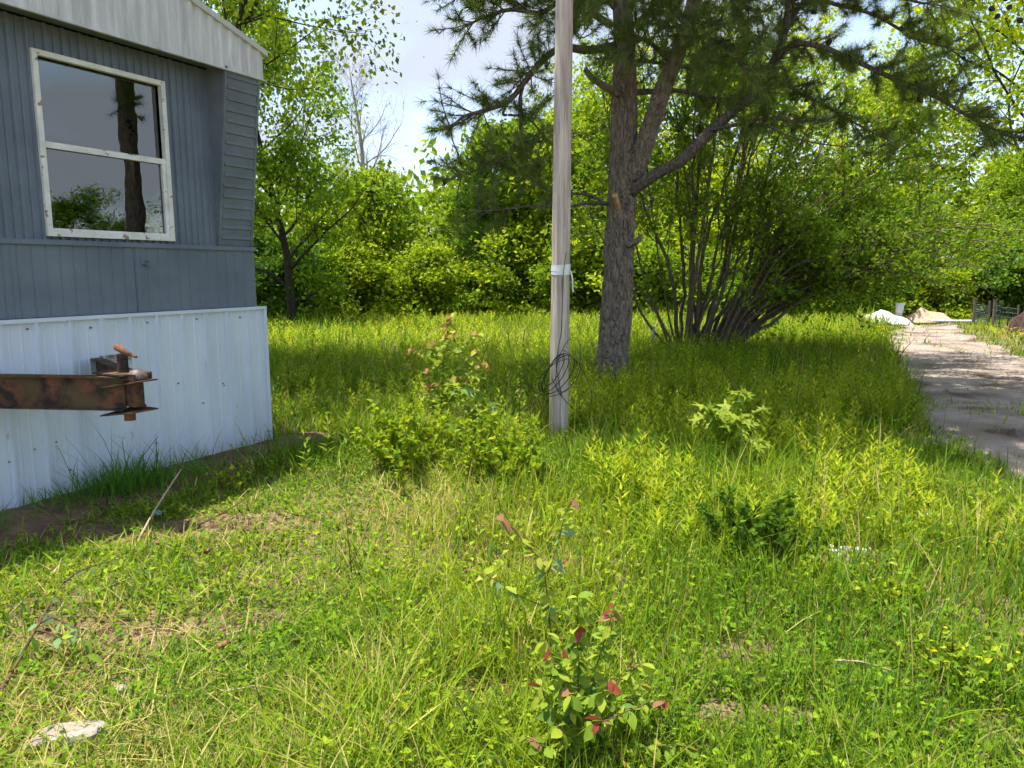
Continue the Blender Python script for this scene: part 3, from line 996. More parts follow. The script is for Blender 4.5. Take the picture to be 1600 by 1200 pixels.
plant('bush2', 'leafy_tree', 'green tree seen through the fan of shrub stems', 'tree', px_x(1120, 27), 27.0, 5.6, 'leaf_yellow', rz=2.4)
plant('wide', 'leafy_tree', 'tall yellow green tree behind the middle of the spreading shrub', 'tree', px_x(1170, 33), 33.0, 9.5, 'leaf_yellow', rz=2.0)
plant('bush', 'leafy_tree', 'green tree beyond the arching right side of the spreading shrub', 'tree', px_x(1300, 30), 30.0, 5.6, 'leaf_yellow', rz=5.2)
plant('wide2', 'leafy_tree', 'tall pale yellow green tree at the top right beyond the driveway', 'tree', px_x(1585, 34), 34.0, 13.5, 'leaf_yellow', rz=1.4)
plant('wide', 'leafy_tree', 'pale tree left of the tallest yellow green one beyond the driveway', 'tree', px_x(1330, 38), 38.0, 10.0, 'leaf_yellow', rz=4.4)
plant('tall2', 'leafy_tree', 'dark green tree behind the wire fence posts', 'tree', px_x(1600, 26), 26.0, 5.4, 'leaf', rz=0.9)
plant('bush2', 'leafy_tree', 'bushy green tree standing behind the tan heap', 'tree', px_x(1500, 29), 29.0, 5.8, 'leaf_pale', rz=0.5)
plant('tall', 'leafy_tree', 'green tree half hidden behind the white sheet heap', 'tree', px_x(1360, 33), 33.0, 5.0, 'leaf_pale', rz=3.3)
k = 0
for px, Y, h, lf, kind, lab in [
        (420, 25, 2.6, 'leaf_dark', 'low', 'dark low bush just right of the mobile home corner'),
        (490, 25, 2.2, 'leaf_dark', 'low2', 'dark low bush at the foot of the tall dark trunked tree'),
        (555, 26, 2.3, 'leaf_pale', 'low', 'yellow green low bush left of the bare dead tree'),
        (625, 26, 2.0, 'leaf_pale', 'low2', 'yellow green low bush below the bare dead tree'),
        (680, 25.5, 2.2, 'leaf_pale', 'low', 'green low bush left of the vine column'),
        (735, 25.5, 1.8, 'leaf', 'low2', 'green low bush at the foot of the vine column'),
        (790, 26, 2.6, 'leaf_pale', 'low', 'bright low bush left of the utility pole at the field edge'),
        (850, 26, 2.1, 'leaf', 'low2', 'green low bush behind the utility pole'),
        (905, 26, 2.8, 'leaf_pale', 'low', 'green low bush between utility pole and pine trunk'),
        (1000, 26, 2.4, 'leaf', 'low2', 'green low bush right of the pine trunk at the field edge'),
        (1090, 25, 2.0, 'leaf', 'low', 'green low bush behind the base of the spreading shrub'),
        (1180, 25, 2.2, 'leaf_pale', 'low2', 'green low bush right of the spreading shrub base'),
        (1255, 25, 1.8, 'leaf_dark', 'low', 'dark low bush under the arching shrub branches'),
        (1310, 25, 2.1, 'leaf_dark', 'low2', 'dark low bush left of the white sheet heap'),
        (1410, 28, 2.4, 'leaf_pale', 'low', 'green low bush between white sheet and tan heap'),
        (1490, 26.5, 1.7, 'leaf_pale', 'low2', 'bright yellow green bush right behind the tan heap'),
        (1560, 27, 2.6, 'leaf_pale', 'low', 'green low bush behind the wire fence'),
        (1610, 25, 2.3, 'leaf_dark', 'low2', 'dark low bush at the right edge of the picture')]:
    plant(kind, 'low_bush', lab, 'bush', px_x(px, Y), Y, h, lf, rz=px * 0.37, sx=1.15)

# trees across the road, mirrored in the window
for i, (x, y, h) in enumerate([(46, 6.0, 4.6), (46, 9.0, 5.4), (48, 13.0, 4.4), (46, 17.5, 5.2), (47, 1.0, 4.8), (46, -4, 5)]):
    plant('wide' if i % 2 else 'wide2', 'leafy_tree', 'dark tree mirrored in the window glass', 'tree', x, y, h, 'leaf_dark', rz=i * 1.1, sx=1.25, group='trees mirrored in the window')
for i, (x, y) in enumerate([(43, 3), (44, 7), (43, 11), (44, 15), (43, 20)]):
    plant('low', 'low_bush', 'low bush mirrored at the bottom of the window glass', 'bush', x, y, 2.2, 'leaf_dark', rz=i * 1.7, sx=1.9, group='bushes mirrored in the window')

# far wood: one mass of leaves behind the tree line
rng = np.random.default_rng(99)
n = 34000
px = rng.uniform(-100, 1750, n)
Yd = rng.uniform(35, 48, n)
top = 3.6 + 5.0 * fbm(px * 0.02, Yd * 0.2, 1.0, 3)
zz = top * rng.random(n) ** 0.8
pos = np.column_stack([px_x(px, Yd), Yd, zz])
fw = MB()
add_leaves(fw, pos, rng.normal(0, 1, (n, 3)), 0.45 * (0.6 + 0.8 * rng.random(n)), 0.32, palette(n, rng, GREEN + LIME), rng, simple=True, up=0.4)
o = fw.build('far_wood', M['leaf'])
tag(o, 'mass of green woodland behind the field edge', 'woodland', kind='stuff')
# brown thicket of dry vines behind the shrub
dv = MB()
for k in range(520):
    px = rng.uniform(900, 1330)
    Yv = rng.uniform(27.5, 30)
    x0 = px_x(px, Yv)
    h = rng.uniform(1.5, 6.0)
    p = np.array([x0, Yv, 0.2])
    pts = [p]
    d = np.array([rng.normal(0, 0.25), rng.normal(0, 0.1), 1.0])
    for s in range(6):
        d = d + rng.normal(0, 0.22, 3)
        d /= np.linalg.norm(d)
        pts.append(pts[-1] + d * h / 6)
    dv.tube(pts, np.linspace(0.028, 0.008, 7), 3, cap=False)
o = dv.build('dry_vines', M['pale_bark'])
tag(o, 'tangle of dry pale vines behind the spreading shrub', 'vines', kind='stuff')

# ------------------------------------------------------------------ pines
PINE_G = [(0.075, 0.11, 0.035), (0.10, 0.14, 0.04), (0.06, 0.09, 0.035), (0.14, 0.165, 0.04)]


def smooth_line(pts, n):
    """Catmull-Rom through pts"""
    pts = np.asarray(pts, float)
    p = np.vstack([2 * pts[0] - pts[1], pts, 2 * pts[-1] - pts[-2]])
    res = []
    m = len(pts) - 1
    for t in np.linspace(0, m - 1e-6, n):
        i = int(t)
        f = t - i
        a, b, c, d = p[i], p[i + 1], p[i + 2], p[i + 3]
        res.append(0.5 * (2 * b + (c - a) * f + (2 * a - 5 * b + 4 * c - d) * f * f + (3 * b - a - 3 * c + d) * f ** 3))
    return np.array(res)


def worley_bark(n_th, n_z, circ, height, seed):
    """height field of bark plates on an unrolled trunk: 1 on the plates, 0 in the furrows"""
    r = np.random.default_rng(seed)
    N = int(circ * height / (0.042 * 0.12))
    P_ = np.column_stack([r.random(N) * circ, r.random(N) * height])
    P_ = np.vstack([P_, P_ + [circ, 0], P_ - [circ, 0]])
    u = np.arange(n_th) / n_th * circ
    zz_ = np.linspace(0, height, n_z)
    res = np.zeros((n_z, n_th))
    for i, z in enumerate(zz_):
        Q = P_[np.abs(P_[:, 1] - z) < 0.5]
        du = (u[:, None] - Q[None, :, 0]) / 0.042
        dz = (z - Q[None, :, 1]) / 0.12
        D = np.sqrt(du * du + dz * dz)
        D.partition(1, axis=1)
        res[i] = np.clip((D[:, 1] - D[:, 0]) / 0.35, 0, 1)
    return res


def barky_trunk(line, rad, seed, depth=0.016, n_th=56, n_z=260, flare=0.0):
    line = np.asarray(line)
    Ltot = np.linalg.norm(np.diff(line, axis=0), axis=1).sum()
    L_ = smooth_line(line, n_z)
    rr = np.interp(np.linspace(0, 1, n_z), np.linspace(0, 1, len(rad)), rad)
    H = worley_bark(n_th, n_z, 2 * np.pi * float(np.mean(rad)), Ltot, seed)
    a = np.arange(n_th) / n_th * 2 * np.pi
    lump = np.array([vnoise(np.cos(a) * 1.5 + 5, np.full(n_th, z * 0.03) + np.sin(a) * 1.5, 1, seed) for z in range(n_z)]) - 0.5
    RR = rr[:, None] * (1 + 0.13 * lump) + depth * (H - 0.6)
    if flare:
        RR += (flare * np.exp(-np.linspace(0, Ltot, n_z) / 0.28))[:, None] * (1 + 0.5 * np.sin(a * 4 + 1))[None, :]
    V = np.stack([L_[:, 0][:, None] + RR * np.cos(a), L_[:, 1][:, None] + RR * np.sin(a), np.broadcast_to(L_[:, 2][:, None], RR.shape)], -1)
    i = np.arange(n_z - 1)[:, None] * n_th
    j = np.arange(n_th)[None, :]
    j2 = (j + 1) % n_th
    q = np.stack([i + j, i + j2, i + n_th + j2, i + n_th + j], -1).reshape(-1, 4)
    return MB().add(V.reshape(-1, 3), quads=q)


def needles(mb, pos, ax, rng, per=34, L=0.145, w=0.006, col_=PINE_G):
    n = len(pos)
    P_ = np.repeat(pos, per, 0)
    A = np.repeat(unit(ax), per, 0)
    d = unit(A * 0.75 + rng.normal(0, 0.62, (n * per, 3)))
    P_ = P_ - A * (rng.random((n * per, 1)) * 0.06)
    s = unit(np.cross(d, rng.normal(0, 1, (n * per, 3)))) * w * 0.5
    ln = (L * (0.7 + 0.5 * rng.random((n * per, 1))))
    tip = P_ + d * ln + np.array([0, 0, -0.012])
    V = np.stack([P_ + s, P_ - s, tip], 1)
    c = np.repeat(palette(n, rng, col_, 0.2), per, 0) * (1 + rng.normal(0, 0.15, (n * per, 1)))
    mb.add(V.reshape(-1, 3), tris=np.arange(n * per * 3).reshape(-1, 3), c=np.repeat(np.clip(c, 0.01, 1), 3, 0))


def cone_mesh(mb, p, rng, s=1.0):
    d = unit(np.array([rng.normal(0, 0.6), rng.normal(0, 0.6), -0.6]))
    t = np.linspace(0, 1, 6)
    mb.tube(p[None, :] + d[None, :] * (t * 0.075 * s)[:, None], np.array([0.006, 0.022, 0.028, 0.024, 0.015, 0.004]) * s, 7)


def dress(branch, r0, r1, f0, rng, limb, nd, cones, step=0.11, tw=(0.2, 0.5), dens=1.0, per=30, nw=0.006):
    """a limb with side twigs and needle tufts from fraction f0 on"""
    L_ = smooth_line(branch, max(8, len(branch) * 5))
    limb.tube(L_, np.linspace(r0, r1, len(L_)), 9 if r0 > 0.04 else 6)
    seg = np.linalg.norm(np.diff(L_, axis=0), axis=1)
    cum = np.concatenate([[0], np.cumsum(seg)])
    tot = cum[-1]
    pos, ax = [], []
    s = f0 * tot
    while s < tot:
        i = min(np.searchsorted(cum, s), len(L_) - 1)
        p = L_[i]
        tg_ = unit(L_[min(i + 1, len(L_) - 1)] - L_[max(i - 1, 0)])
        for rep in range(3):
            if rng.random() > 0.85 * dens:
                continue
            d = unit(tg_ * 0.55 + rng.normal(0, 0.55, 3) + np.array([0, 0, 0.12]))
            ln = rng.uniform(*tw)
            m = 4
            pts = [p]
            for k_ in range(m):
                d = unit(d + rng.normal(0, 0.16, 3) + np.array([0, 0, 0.05]))
                pts.append(pts[-1] + d * ln / m)
            pts = np.array(pts)
            limb.tube(pts, np.linspace(0.009, 0.003, m + 1), 4, cap=False)
            for k_ in range(2, m + 1):
                pos.append(pts[k_])
                ax.append(unit(pts[k_] - pts[k_ - 1]))
                if rng.random() < 0.6:
                    pos.append((pts[k_] + pts[k_ - 1]) / 2)
                    ax.append(unit(pts[k_] - pts[k_ - 1] + rng.normal(0, 0.3, 3)))
            if cones is not None and rng.random() < 0.05:
                cones.append(pts[2])
        s += step * (0.6 + 0.8 * rng.random())
    pos.append(L_[-1])
    ax.append(unit(L_[-1] - L_[-2]))
    needles(nd, np.array(pos), np.array(ax), rng, per=per, w=nw)


rng = np.random.default_rng(17)
PY = 10.35
trunk_px = [(955, 610, 0), (957, 560, 0), (962, 500, 0), (966, 420, 0), (969, 350, 0), (972, 290, 0), (975, 200, 0.02), (976, 120, 0.05), (974, 40, 0.08), (968, -60, 0.1), (960, -200, 0.1), (955, -380, 0.1), (952, -560, 0.1)]
line = [atd(x, y, PY + dy) for x, y, dy in trunk_px]
line[0][2] = -0.15
pine = thing('pine_tree', 'pine tree with a rough grey forked trunk beside the utility pole', 'tree', (line[0][0], line[0][1], 0))
pw = np.array([line[0][0], line[0][1], 0.0])


def to_local(mb, org):
    mb.v = [a - org for a in mb.v]
    return mb


tr = barky_trunk(line[:8], [0.225, 0.21, 0.203, 0.196, 0.19, 0.185, 0.172, 0.158], 5, depth=0.028, n_th=104, n_z=420, flare=0.06)
trunk_o = to_local(tr, pw).build('trunk', M['pine_bark'], pine, smooth=False)
up = MB().tube(smooth_line(line[7:], 24), np.linspace(0.156, 0.05, 24), 14)
to_local(up, pw).build('trunk_top', M['pine_bark'], pine, smooth=True)
fork = [atd(978, 300, PY - 0.02), atd(995, 262, PY - 0.10), atd(1014, 205, PY - 0.14), atd(1036, 140, PY - 0.15), atd(1062, 75, PY - 0.12), atd(1085, 0, PY), atd(1110, -120, PY + 0.2), atd(1130, -260, PY + 0.4)]
fk = barky_trunk(fork, [0.10, 0.13, 0.125, 0.117, 0.108, 0.095, 0.075, 0.05], 8, depth=0.022, n_th=70, n_z=240)
to_local(fk, pw).build('fork_trunk', M['pine_bark'], pine, smooth=False)

limb, nd, cones = MB(), MB(), []
B = lambda *pts: np.array([atd(x, y, PY + dy) for x, y, dy in pts])
# (line, r0, r1, first needle fraction, density)
limbs = [
    (B((985, 300, -.1), (1020, 275, -.3), (1065, 250, -.5), (1110, 205, -.6), (1160, 160, -.6), (1195, 120, -.5), (1220, 70, -.4), (1232, 10, -.3), (1235, -80, -.2)), 0.085, 0.04, 0.35, 1.0),
    (B((1195, 120, -.5), (1230, 75, -.9), (1270, 70, -1.2), (1330, 92, -1.4), (1400, 125, -1.6), (1460, 150, -1.7), (1510, 180, -1.8), (1560, 205, -1.9), (1590, 215, -2)), 0.04, 0.012, 0.08, 1.25),
    (B((1222, 60, -.4), (1260, 0, .2), (1310, 8, .4), (1370, 25, .6), (1430, 60, .8), (1480, 75, 1.), (1510, 95, 1.)), 0.035, 0.01, 0.1, 1.2),
    (B((1170, 150, -.6), (1220, 105, -.3), (1240, 140, .0), (1290, 165, .3), (1350, 200, .5), (1400, 225, .6)), 0.03, 0.008, 0.3, 0.9),
    (B((1100, 205, -.6), (1150, 195, -.9), (1200, 185, -1.1), (1250, 190, -1.2), (1300, 185, -1.3)), 0.03, 0.008, 0.3, 0.8),
    (B((1190, 190, -1.1), (1240, 215, -1.2), (1310, 228, -1.3), (1390, 226, -1.3)), 0.014, 0.005, 0.9, 0.3),
    (B((960, 72, 0), (920, 78, -.2), (880, 75, -.4), (850, 92, -.6), (818, 130, -.8), (795, 158, -.9), (760, 172, -1.), (725, 182, -1.1), (700, 205, -1.1)), 0.06, 0.012, 0.38, 1.0),
    (B((818, 130, -.8), (812, 160, -.8), (814, 200, -.8), (812, 225, -.8), (790, 245, -.8), (755, 262, -.8), (715, 275, -.8)), 0.026, 0.008, 0.25, 1.1),
    (B((795, 158, -.9), (786, 178, -.9), (800, 180, -.9), (825, 185, -.6), (850, 215, -.4), (860, 250, -.3)), 0.02, 0.008, 0.4, 0.9),
    (B((955, 40, 0), (915, 15, -.2), (880, 0, -.4), (845, 20, -.6), (800, 15, -.7), (760, 25, -.8), (730, 40, -.9)), 0.05, 0.012, 0.35, 1.2),
    (B((960, 10, 0), (920, -30, .3), (860, -50, .6), (800, -40, .8), (745, -25, .9), (715, -10, 1.)), 0.05, 0.012, 0.3, 1.2),
    (B((950, 318, -.1), (915, 318, -.3), (880, 324, -.5), (830, 322, -.7), (780, 328, -.8), (742, 330, -.9)), 0.026, 0.006, 0.45, 0.7),
    (B((948, 320, -.1), (925, 306, -.1), (895, 302, 0), (860, 300, .1), (825, 275, .2), (780, 255, .3)), 0.024, 0.007, 0.45, 0.8),
    (B((985, 145, 0), (1020, 143, .2), (1060, 142, .5), (1100, 150, .8), (1150, 155, 1.1), (1200, 140, 1.3)), 0.045, 0.012, 0.4, 0.9),
    (B((1060, 80, -.1), (1090, 60, -.5), (1120, 65, -.9), (1150, 90, -1.2), (1170, 120, -1.4)), 0.04, 0.01, 0.15, 1.1),
    (B((1050, 100, -.1), (1020, 70, -.4), (1000, 60, -.8), (980, 75, -1.1), (950, 85, -1.3)), 0.035, 0.01, 0.25, 1.1),
    (B((975, 60, 0), (1000, 30, -.4), (1040, 20, -.8), (1080, 30, -1.2), (1110, 40, -1.4)), 0.04, 0.01, 0.2, 1.2),
    (B((1085, 0, 0), (1120, -10, -.4), (1160, 5, -.8), (1190, 30, -1.1)), 0.035, 0.01, 0.15, 1.2),
    (B((970, -20, 0), (930, -10, -.5), (900, 10, -.9), (890, 40, -1.2), (905, 60, -1.4)), 0.04, 0.01, 0.25, 1.1),
    (B((1095, -60, 0), (1170, -80, .3), (1260, -60, .5), (1340, -30, .7), (1420, 0, .8), (1480, 10, 1.)), 0.05, 0.01, 0.2, 1.2),
    (B((972, 100, 0), (1000, 95, .6), (1040, 100, 1.2), (1090, 105, 1.7), (1130, 90, 2.)), 0.035, 0.01, 0.3, 1.0),
]
for li, (br, r0, r1, f0, dn) in enumerate(limbs):
    lean_ = li in (1, 2, 3, 4)
    dress(br, r0, r1, f0, rng, limb, nd, cones, dens=dn * (0.6 if lean_ else 0.8), step=0.085, tw=(0.15, 0.42) if lean_ else (0.25, 0.65))
# upper whorls, above the picture, that throw the shade
for z in np.arange(6.0, 12.3, 0.42):
    for k_ in range(6):
        az = rng.random() * 6.28
        Lb = max(0.9, (4.2 - 0.30 * (z - 6))) * rng.uniform(0.75, 1.1)
        i = np.argmin(np.abs(np.array([p[2] for p in line]) - z))
        p0 = np.array([np.interp(z, [q_[2] for q_ in line], [q_[0] for q_ in line]), np.interp(z, [q_[2] for q_ in line], [q_[1] for q_ in line]), z])
        dv_ = np.array([math.cos(az), math.sin(az), 0.15])
        br = np.array([p0 + dv_ * Lb * t + np.array([0, 0, -0.25 * t * t * Lb * 0.4]) + rng.normal(0, 0.05, 3) * (t > 0) for t in (0, .25, .5, .75, 1)])
        dress(br, 0.045, 0.01, 0.25, rng, limb, nd, None, step=0.16, tw=(0.25, 0.6), dens=1.0, per=9, nw=0.026)
for z, azd, Lb in [(6.3, -35, 5.0), (6.8, -60, 4.6), (7.3, -20, 5.2), (7.6, -80, 4.4), (8.2, -45, 4.8), (6.9, -5, 5.0), (8.8, -70, 4.0), (9.2, -25, 4.2), (7.0, -110, 4.4), (7.9, -140, 4.4), (8.4, -165, 4.2), (6.6, -95, 3.8), (7.2, 175, 4.6), (9.0, -55, 3.8)]:  # long limbs out of view, added to shade the ground before the pine
    a_ = R(azd)
    p0 = np.array([np.interp(z, [q_[2] for q_ in line], [q_[0] for q_ in line]), np.interp(z, [q_[2] for q_ in line], [q_[1] for q_ in line]), z])
    dv_ = np.array([math.cos(a_), math.sin(a_), 0.12])
    sd_ = np.array([-math.sin(a_), math.cos(a_), 0])
    main_ = np.array([p0 + dv_ * Lb * t + sd_ * 0.25 * math.sin(3 * t + z) + np.array([0, 0, -0.3 * t * t]) for t in (0, .25, .5, .75, 1)])
    dress(main_, 0.06, 0.012, 0.25, rng, limb, nd, None, step=0.14, tw=(0.3, 0.7), per=9, nw=0.026)
    for f_ in (0.4, 0.55, 0.7, 0.85):
        for sg_ in (-1, 1):
            b_ = p0 + dv_ * Lb * f_
            d2 = unit(dv_ * 0.6 + sd_ * sg_ * 0.8)
            dress(np.array([b_ + d2 * t for t in (0, .4, .8, 1.2)]), 0.02, 0.006, 0.15, rng, limb, nd, None, step=0.15, tw=(0.25, 0.6), per=9, nw=0.026)
to_local(limb, pw).build('limbs', M['limb_bark'], pine, smooth=True)
to_local(nd, pw).build('crown', M['needle'], pine)
cn = [c for c in cones][:26] + [atd(1505 + dx, 90 + dy, PY + 1) for dx, dy in [(0, 0), (-40, 20), (10, 40)]]
for p in cn:
    cm = MB()
    cone_mesh(cm, p, rng, 1.2)
    to_local(cm, pw).build('pine_cone', M['dark_bark'], pine, smooth=True)
# stubs
sb = MB().tube(smooth_line([atd(968, 148, PY - .1), atd(945, 135, PY - .25), atd(925, 122, PY - .35), atd(914, 108, PY - .4)], 10), np.linspace(0.05, 0.036, 10), 9)
to_local(sb, pw).build('branch_stub', M['pine_bark'], pine, smooth=True)
sb = MB().tube([atd(966, 325, PY - .15), atd(961, 305, PY - .34)], [0.04, 0.036], 10)
to_local(sb, pw).build('cut_stub', M['cut'], pine)
sb = MB().tube(smooth_line([atd(975, 385, PY - .1), atd(992, 378, PY - .22), atd(1000, 372, PY - .28), atd(1001, 366, PY - .3)], 8), np.linspace(0.05, 0.028, 8), 9)
to_local(sb, pw).build('branch_stub', M['pine_bark'], pine, smooth=True)

# second pine just outside the picture on the right: mirrored in the window, branch tips hang into view
p2 = np.array([6.15, 7.15, 0.0])
pine2 = thing('pine_tree', 'pine tree whose coned branch tips hang in at the top right corner', 'tree', tuple(p2))
l2 = np.array([(0, 0, -.15), (0.02, 0, 1.5), (0.0, 0.02, 3), (-0.03, 0.02, 5), (0, 0, 8), (0.05, 0, 13)])
t2 = barky_trunk(l2[:5], [0.18, 0.165, 0.155, 0.14, 0.11], 15, n_th=40, n_z=150, flare=0.05)
t2.build('trunk', M['pine_bark'], pine2, smooth=False)
MB().tube(smooth_line(l2[4:], 8), np.linspace(0.13, 0.03, 8), 10).build('trunk_top', M['pine_bark'], pine2, smooth=True)
limb, nd, cones = MB(), MB(), []
for z in np.arange(6.2, 13, 0.40):
    for k_ in range(7):
        az = rng.random() * 6.28
        Lb = max(0.8, 3.9 - 0.32 * (z - 6)) * rng.uniform(0.75, 1.05)
        p0 = np.array([0, 0, z])
        dv_ = np.array([math.cos(az), math.sin(az), 0.1])
        br = np.array([p0 + dv_ * Lb * t + np.array([0, 0, -0.35 * t * t]) + rng.normal(0, 0.05, 3) * (t > 0) for t in (0, .3, .6, 1)])
        dress(br, 0.04, 0.01, 0.3, rng, limb, nd, None, step=0.16, tw=(0.25, 0.6), per=9, nw=0.028)
for bx in [[(0, 0, 4.7), (-0.6, -0.1, 4.75), (-1.1, -0.15, 4.6), (-1.5, -0.2, 4.35), (-1.75, -.2, 4.22)], [(0, 0, 6.2), (-.4, -.7, 6.3), (-.8, -1.5, 6.0), (-1.1, -2.1, 5.4)], [(0, 0, 5.2), (-.1, .6, 5.2), (-.1, 1.1, 4.8)]]:
    dress(np.array(bx), 0.035, 0.008, 0.35, rng, limb, nd, cones, step=0.16, dens=0.8)
limb.build('limbs', M['limb_bark'], pine2, smooth=True)
nd.build('crown', M['needle'], pine2)
for q_ in [(1545, 12), (1562, 22), (1578, 8), (1590, 28), (1570, -4)]:
    cm = MB()
    cone_mesh(cm, atd(q_[0], q_[1], 6.95) - p2, rng, 0.9)
    cm.build('pine_cone', M['dark_bark'], pine2, smooth=True)

# ------------------------------------------------------------------ spreading multi-stemmed shrub
rng = np.random.default_rng(23)
SB = np.array([px_x(1075, 13.5), 13.5, 0.0])
shrub = thing('spreading_shrub', 'large many stemmed shrub arching out to the right behind the pine', 'shrub', tuple(SB))
ends = [(905, 200), (940, 130), (985, 120), (1005, 60), (1035, 60), (1060, 10), (1090, 40), (1110, -10), (1130, 60), (1150, 0), (1175, 50), (1205, 40), (1235, 70), (1260, 110), (1290, 90), (1320, 140), (1350, 130), (1375, 180), (1400, 210), (1425, 220), (1450, 260), (1470, 250), (1490, 300), (1510, 330), (1535, 340), (1545, 372), (1500, 380), (1455, 385), (1400, 405), (1345, 420), (1290, 405), (1420, 350), (1360, 330), (1300, 300), (1240, 250), (1180, 200), (1250, 420), (920, 330), (1520, 395), (1480, 360), (1440, 372), (1380, 385), (1320, 380), (1400, 300), (1340, 250), (1270, 190), (1330, 395), (1460, 330), (1160, 100), (1080, 120), (1210, 130), (1540, 405), (1500, 350), (1550, 350), (1470, 405), (1430, 410), (1390, 395), (1310, 430), (1530, 375)]
lv_pos, lv_ax = [], []
stems = MB()
for ex, ey in ends:
    Yb = SB[1] + rng.normal(0, 0.9)
    E_ = atd(ex, ey, Yb)
    b0 = np.array([SB[0] + (ex - 1078) / 450 * 0.40 + rng.normal(0, 0.11), SB[1] + rng.normal(0, 0.16), -0.05])
    hz = E_ - b0
    lat = hz[0]
    if lat > 1.5:
        fl_ = min(1.0, max(0.0, (ey - 120) / 220))
        mid1 = b0 + np.array([lat * 0.27, hz[1] * 0.25, hz[2] * (0.34 + 0.12 * fl_)])
        mid2 = b0 + np.array([lat * 0.60, hz[1] * 0.6, hz[2] * (0.70 + 0.18 * fl_)])
    else:
        mid1 = b0 + np.array([lat * 0.30, hz[1] * 0.2, hz[2] * 0.33])
        mid2 = b0 + np.array([lat * 0.64, hz[1] * 0.6, hz[2] * 0.68])
    ln_ = smooth_line([b0, mid1 + rng.normal(0, 0.12, 3), mid2 + rng.normal(0, 0.15, 3), E_], 22)
    ln_[1:-1] += rng.normal(0, 0.015, (20, 3))
    r0 = rng.uniform(0.020, 0.046)
    stems.tube(ln_, np.linspace(r0, 0.007, 22), 7, cap=False)
    for s in range(10):
        i = rng.integers(8, 21)
        tg_ = unit(ln_[i + 1] - ln_[i])
        d = unit(tg_ * 0.85 + rng.normal(0, 0.38, 3))
        L_ = rng.uniform(0.5, 1.4)
        pts = [ln_[i]]
        for k_ in range(6):
            d = unit(d + rng.normal(0, 0.13, 3) + np.array([0.02, 0, 0.03]))
            pts.append(pts[-1] + d * L_ / 6)
        pts = np.array(pts)
        stems.tube(pts, np.linspace(0.010, 0.003, 7), 4, cap=False)
        for z_ in range(3):
            j = rng.integers(2, 6)
            d2 = unit(unit(pts[j + 1] - pts[j]) * 0.7 + rng.normal(0, 0.5, 3))
            p_ = np.array([pts[j] + d2 * t for t in (0, 0.13, 0.26, 0.4)])
            stems.tube(p_, [0.005, 0.004, 0.003, 0.002], 3, cap=False)
            lv_pos += list(p_[1:])
            lv_ax += [d2] * 3
        lv_pos += list(pts[2:])
        lv_ax += [d] * 5
to_local(stems, SB).build('stems', M['shrub_bark'], shrub, smooth=True)
lv_pos, lv_ax = np.array(lv_pos), np.array(lv_ax)
per = 6
keep = fbm(lv_pos[:, 0], lv_pos[:, 2], 1.1, 7) > 0.30
lv_pos, lv_ax = lv_pos[keep], lv_ax[keep]
pos = np.repeat(lv_pos, per, 0) + rng.normal(0, 0.055, (len(lv_pos) * per, 3))
ax = np.repeat(lv_ax, per, 0) * 0.5 + rng.normal(0, 0.6, (len(lv_pos) * per, 3))
lb = MB()
cl = palette(len(pos), rng, [(0.07, 0.15, 0.018), (0.095, 0.19, 0.02), (0.13, 0.23, 0.024), (0.17, 0.22, 0.035)])
Ls = 0.075 * (0.6 + 0.8 * rng.random(len(pos)))
Ls = Ls * 1.1
add_leaves(lb, pos - SB, ax, Ls, Ls * 0.55, np.clip(cl, 0.01, 1), rng, simple=True, up=0.5)
lb.build('crown', M['leaf'], shrub)

# ------------------------------------------------------------------ grass and weeds
rng = np.random.default_rng(41)
BARE = [(-2.4, 4.35, 0.6, 0.25), (-1.75, 4.55, 0.4, 0.22), (-1.25, 3.2, 0.25, 0.14), (-1.8, 3.05, 0.35, 0.15), (0.85, 2.45, 0.22, 0.10), (0.2, 2.95, 0.2, 0.09), (-0.1, 2.6, 0.2, 0.1), (1.0, 2.9, 0.2, 0.08), (1.85, 3.95, 0.32, 0.16), (2.69, 4.6, 0.25, 0.16), (-2.2, 9.3, 0.8, 0.35), (-2.6, 12.5, 1.5, 0.5)]


def cover(x, y):
    s, o = t_local(x, y)
    c = np.ones_like(x)
    in_home = (s > -0.02) & (s < T_W) & (o < 0.06)
    c[in_home] = 0
    near = (s > -0.4) & (s < T_W + 0.3) & (o >= 0.06)
    wdt = 0.35 + 0.6 * fbm(x, y, 1.7, 14)
    c = np.where(near & (o < wdt), 0.10, c)
    xl, xr = drv_edges(y)
    e = 1.1 * (fbm(x, y, 1.6, 20) - 0.5)
    ind = (x > xl + 0.1 + e) & (x < xr - 0.05 + e) & (y < 22.5)
    patch = ((x - 5.9) / 0.8) ** 2 + ((y - 8.6) / 0.5) ** 2 < 1.0 + 0.8 * (fbm(x, y, 3, 2) - 0.5)
    far_mid = (y > 14) & (fbm(x, y, 1.2, 33) > 0.5)
    c = np.where(ind, np.where(patch, 0.45, np.where(far_mid, 0.22, 0.02)), c)
    for bx, by, rx, ry in BARE:
        d = ((x - bx) / rx) ** 2 + ((y - by) / ry) ** 2 + 1.2 * (fbm(x, y, 3.5, 6) - 0.5)
        c = np.where(d < 1, c * 0.22, c)
    c *= np.clip(0.55 + 1.1 * (fbm(x, y, 1.5, 18) - 0.25), 0.2, 1)
    return c


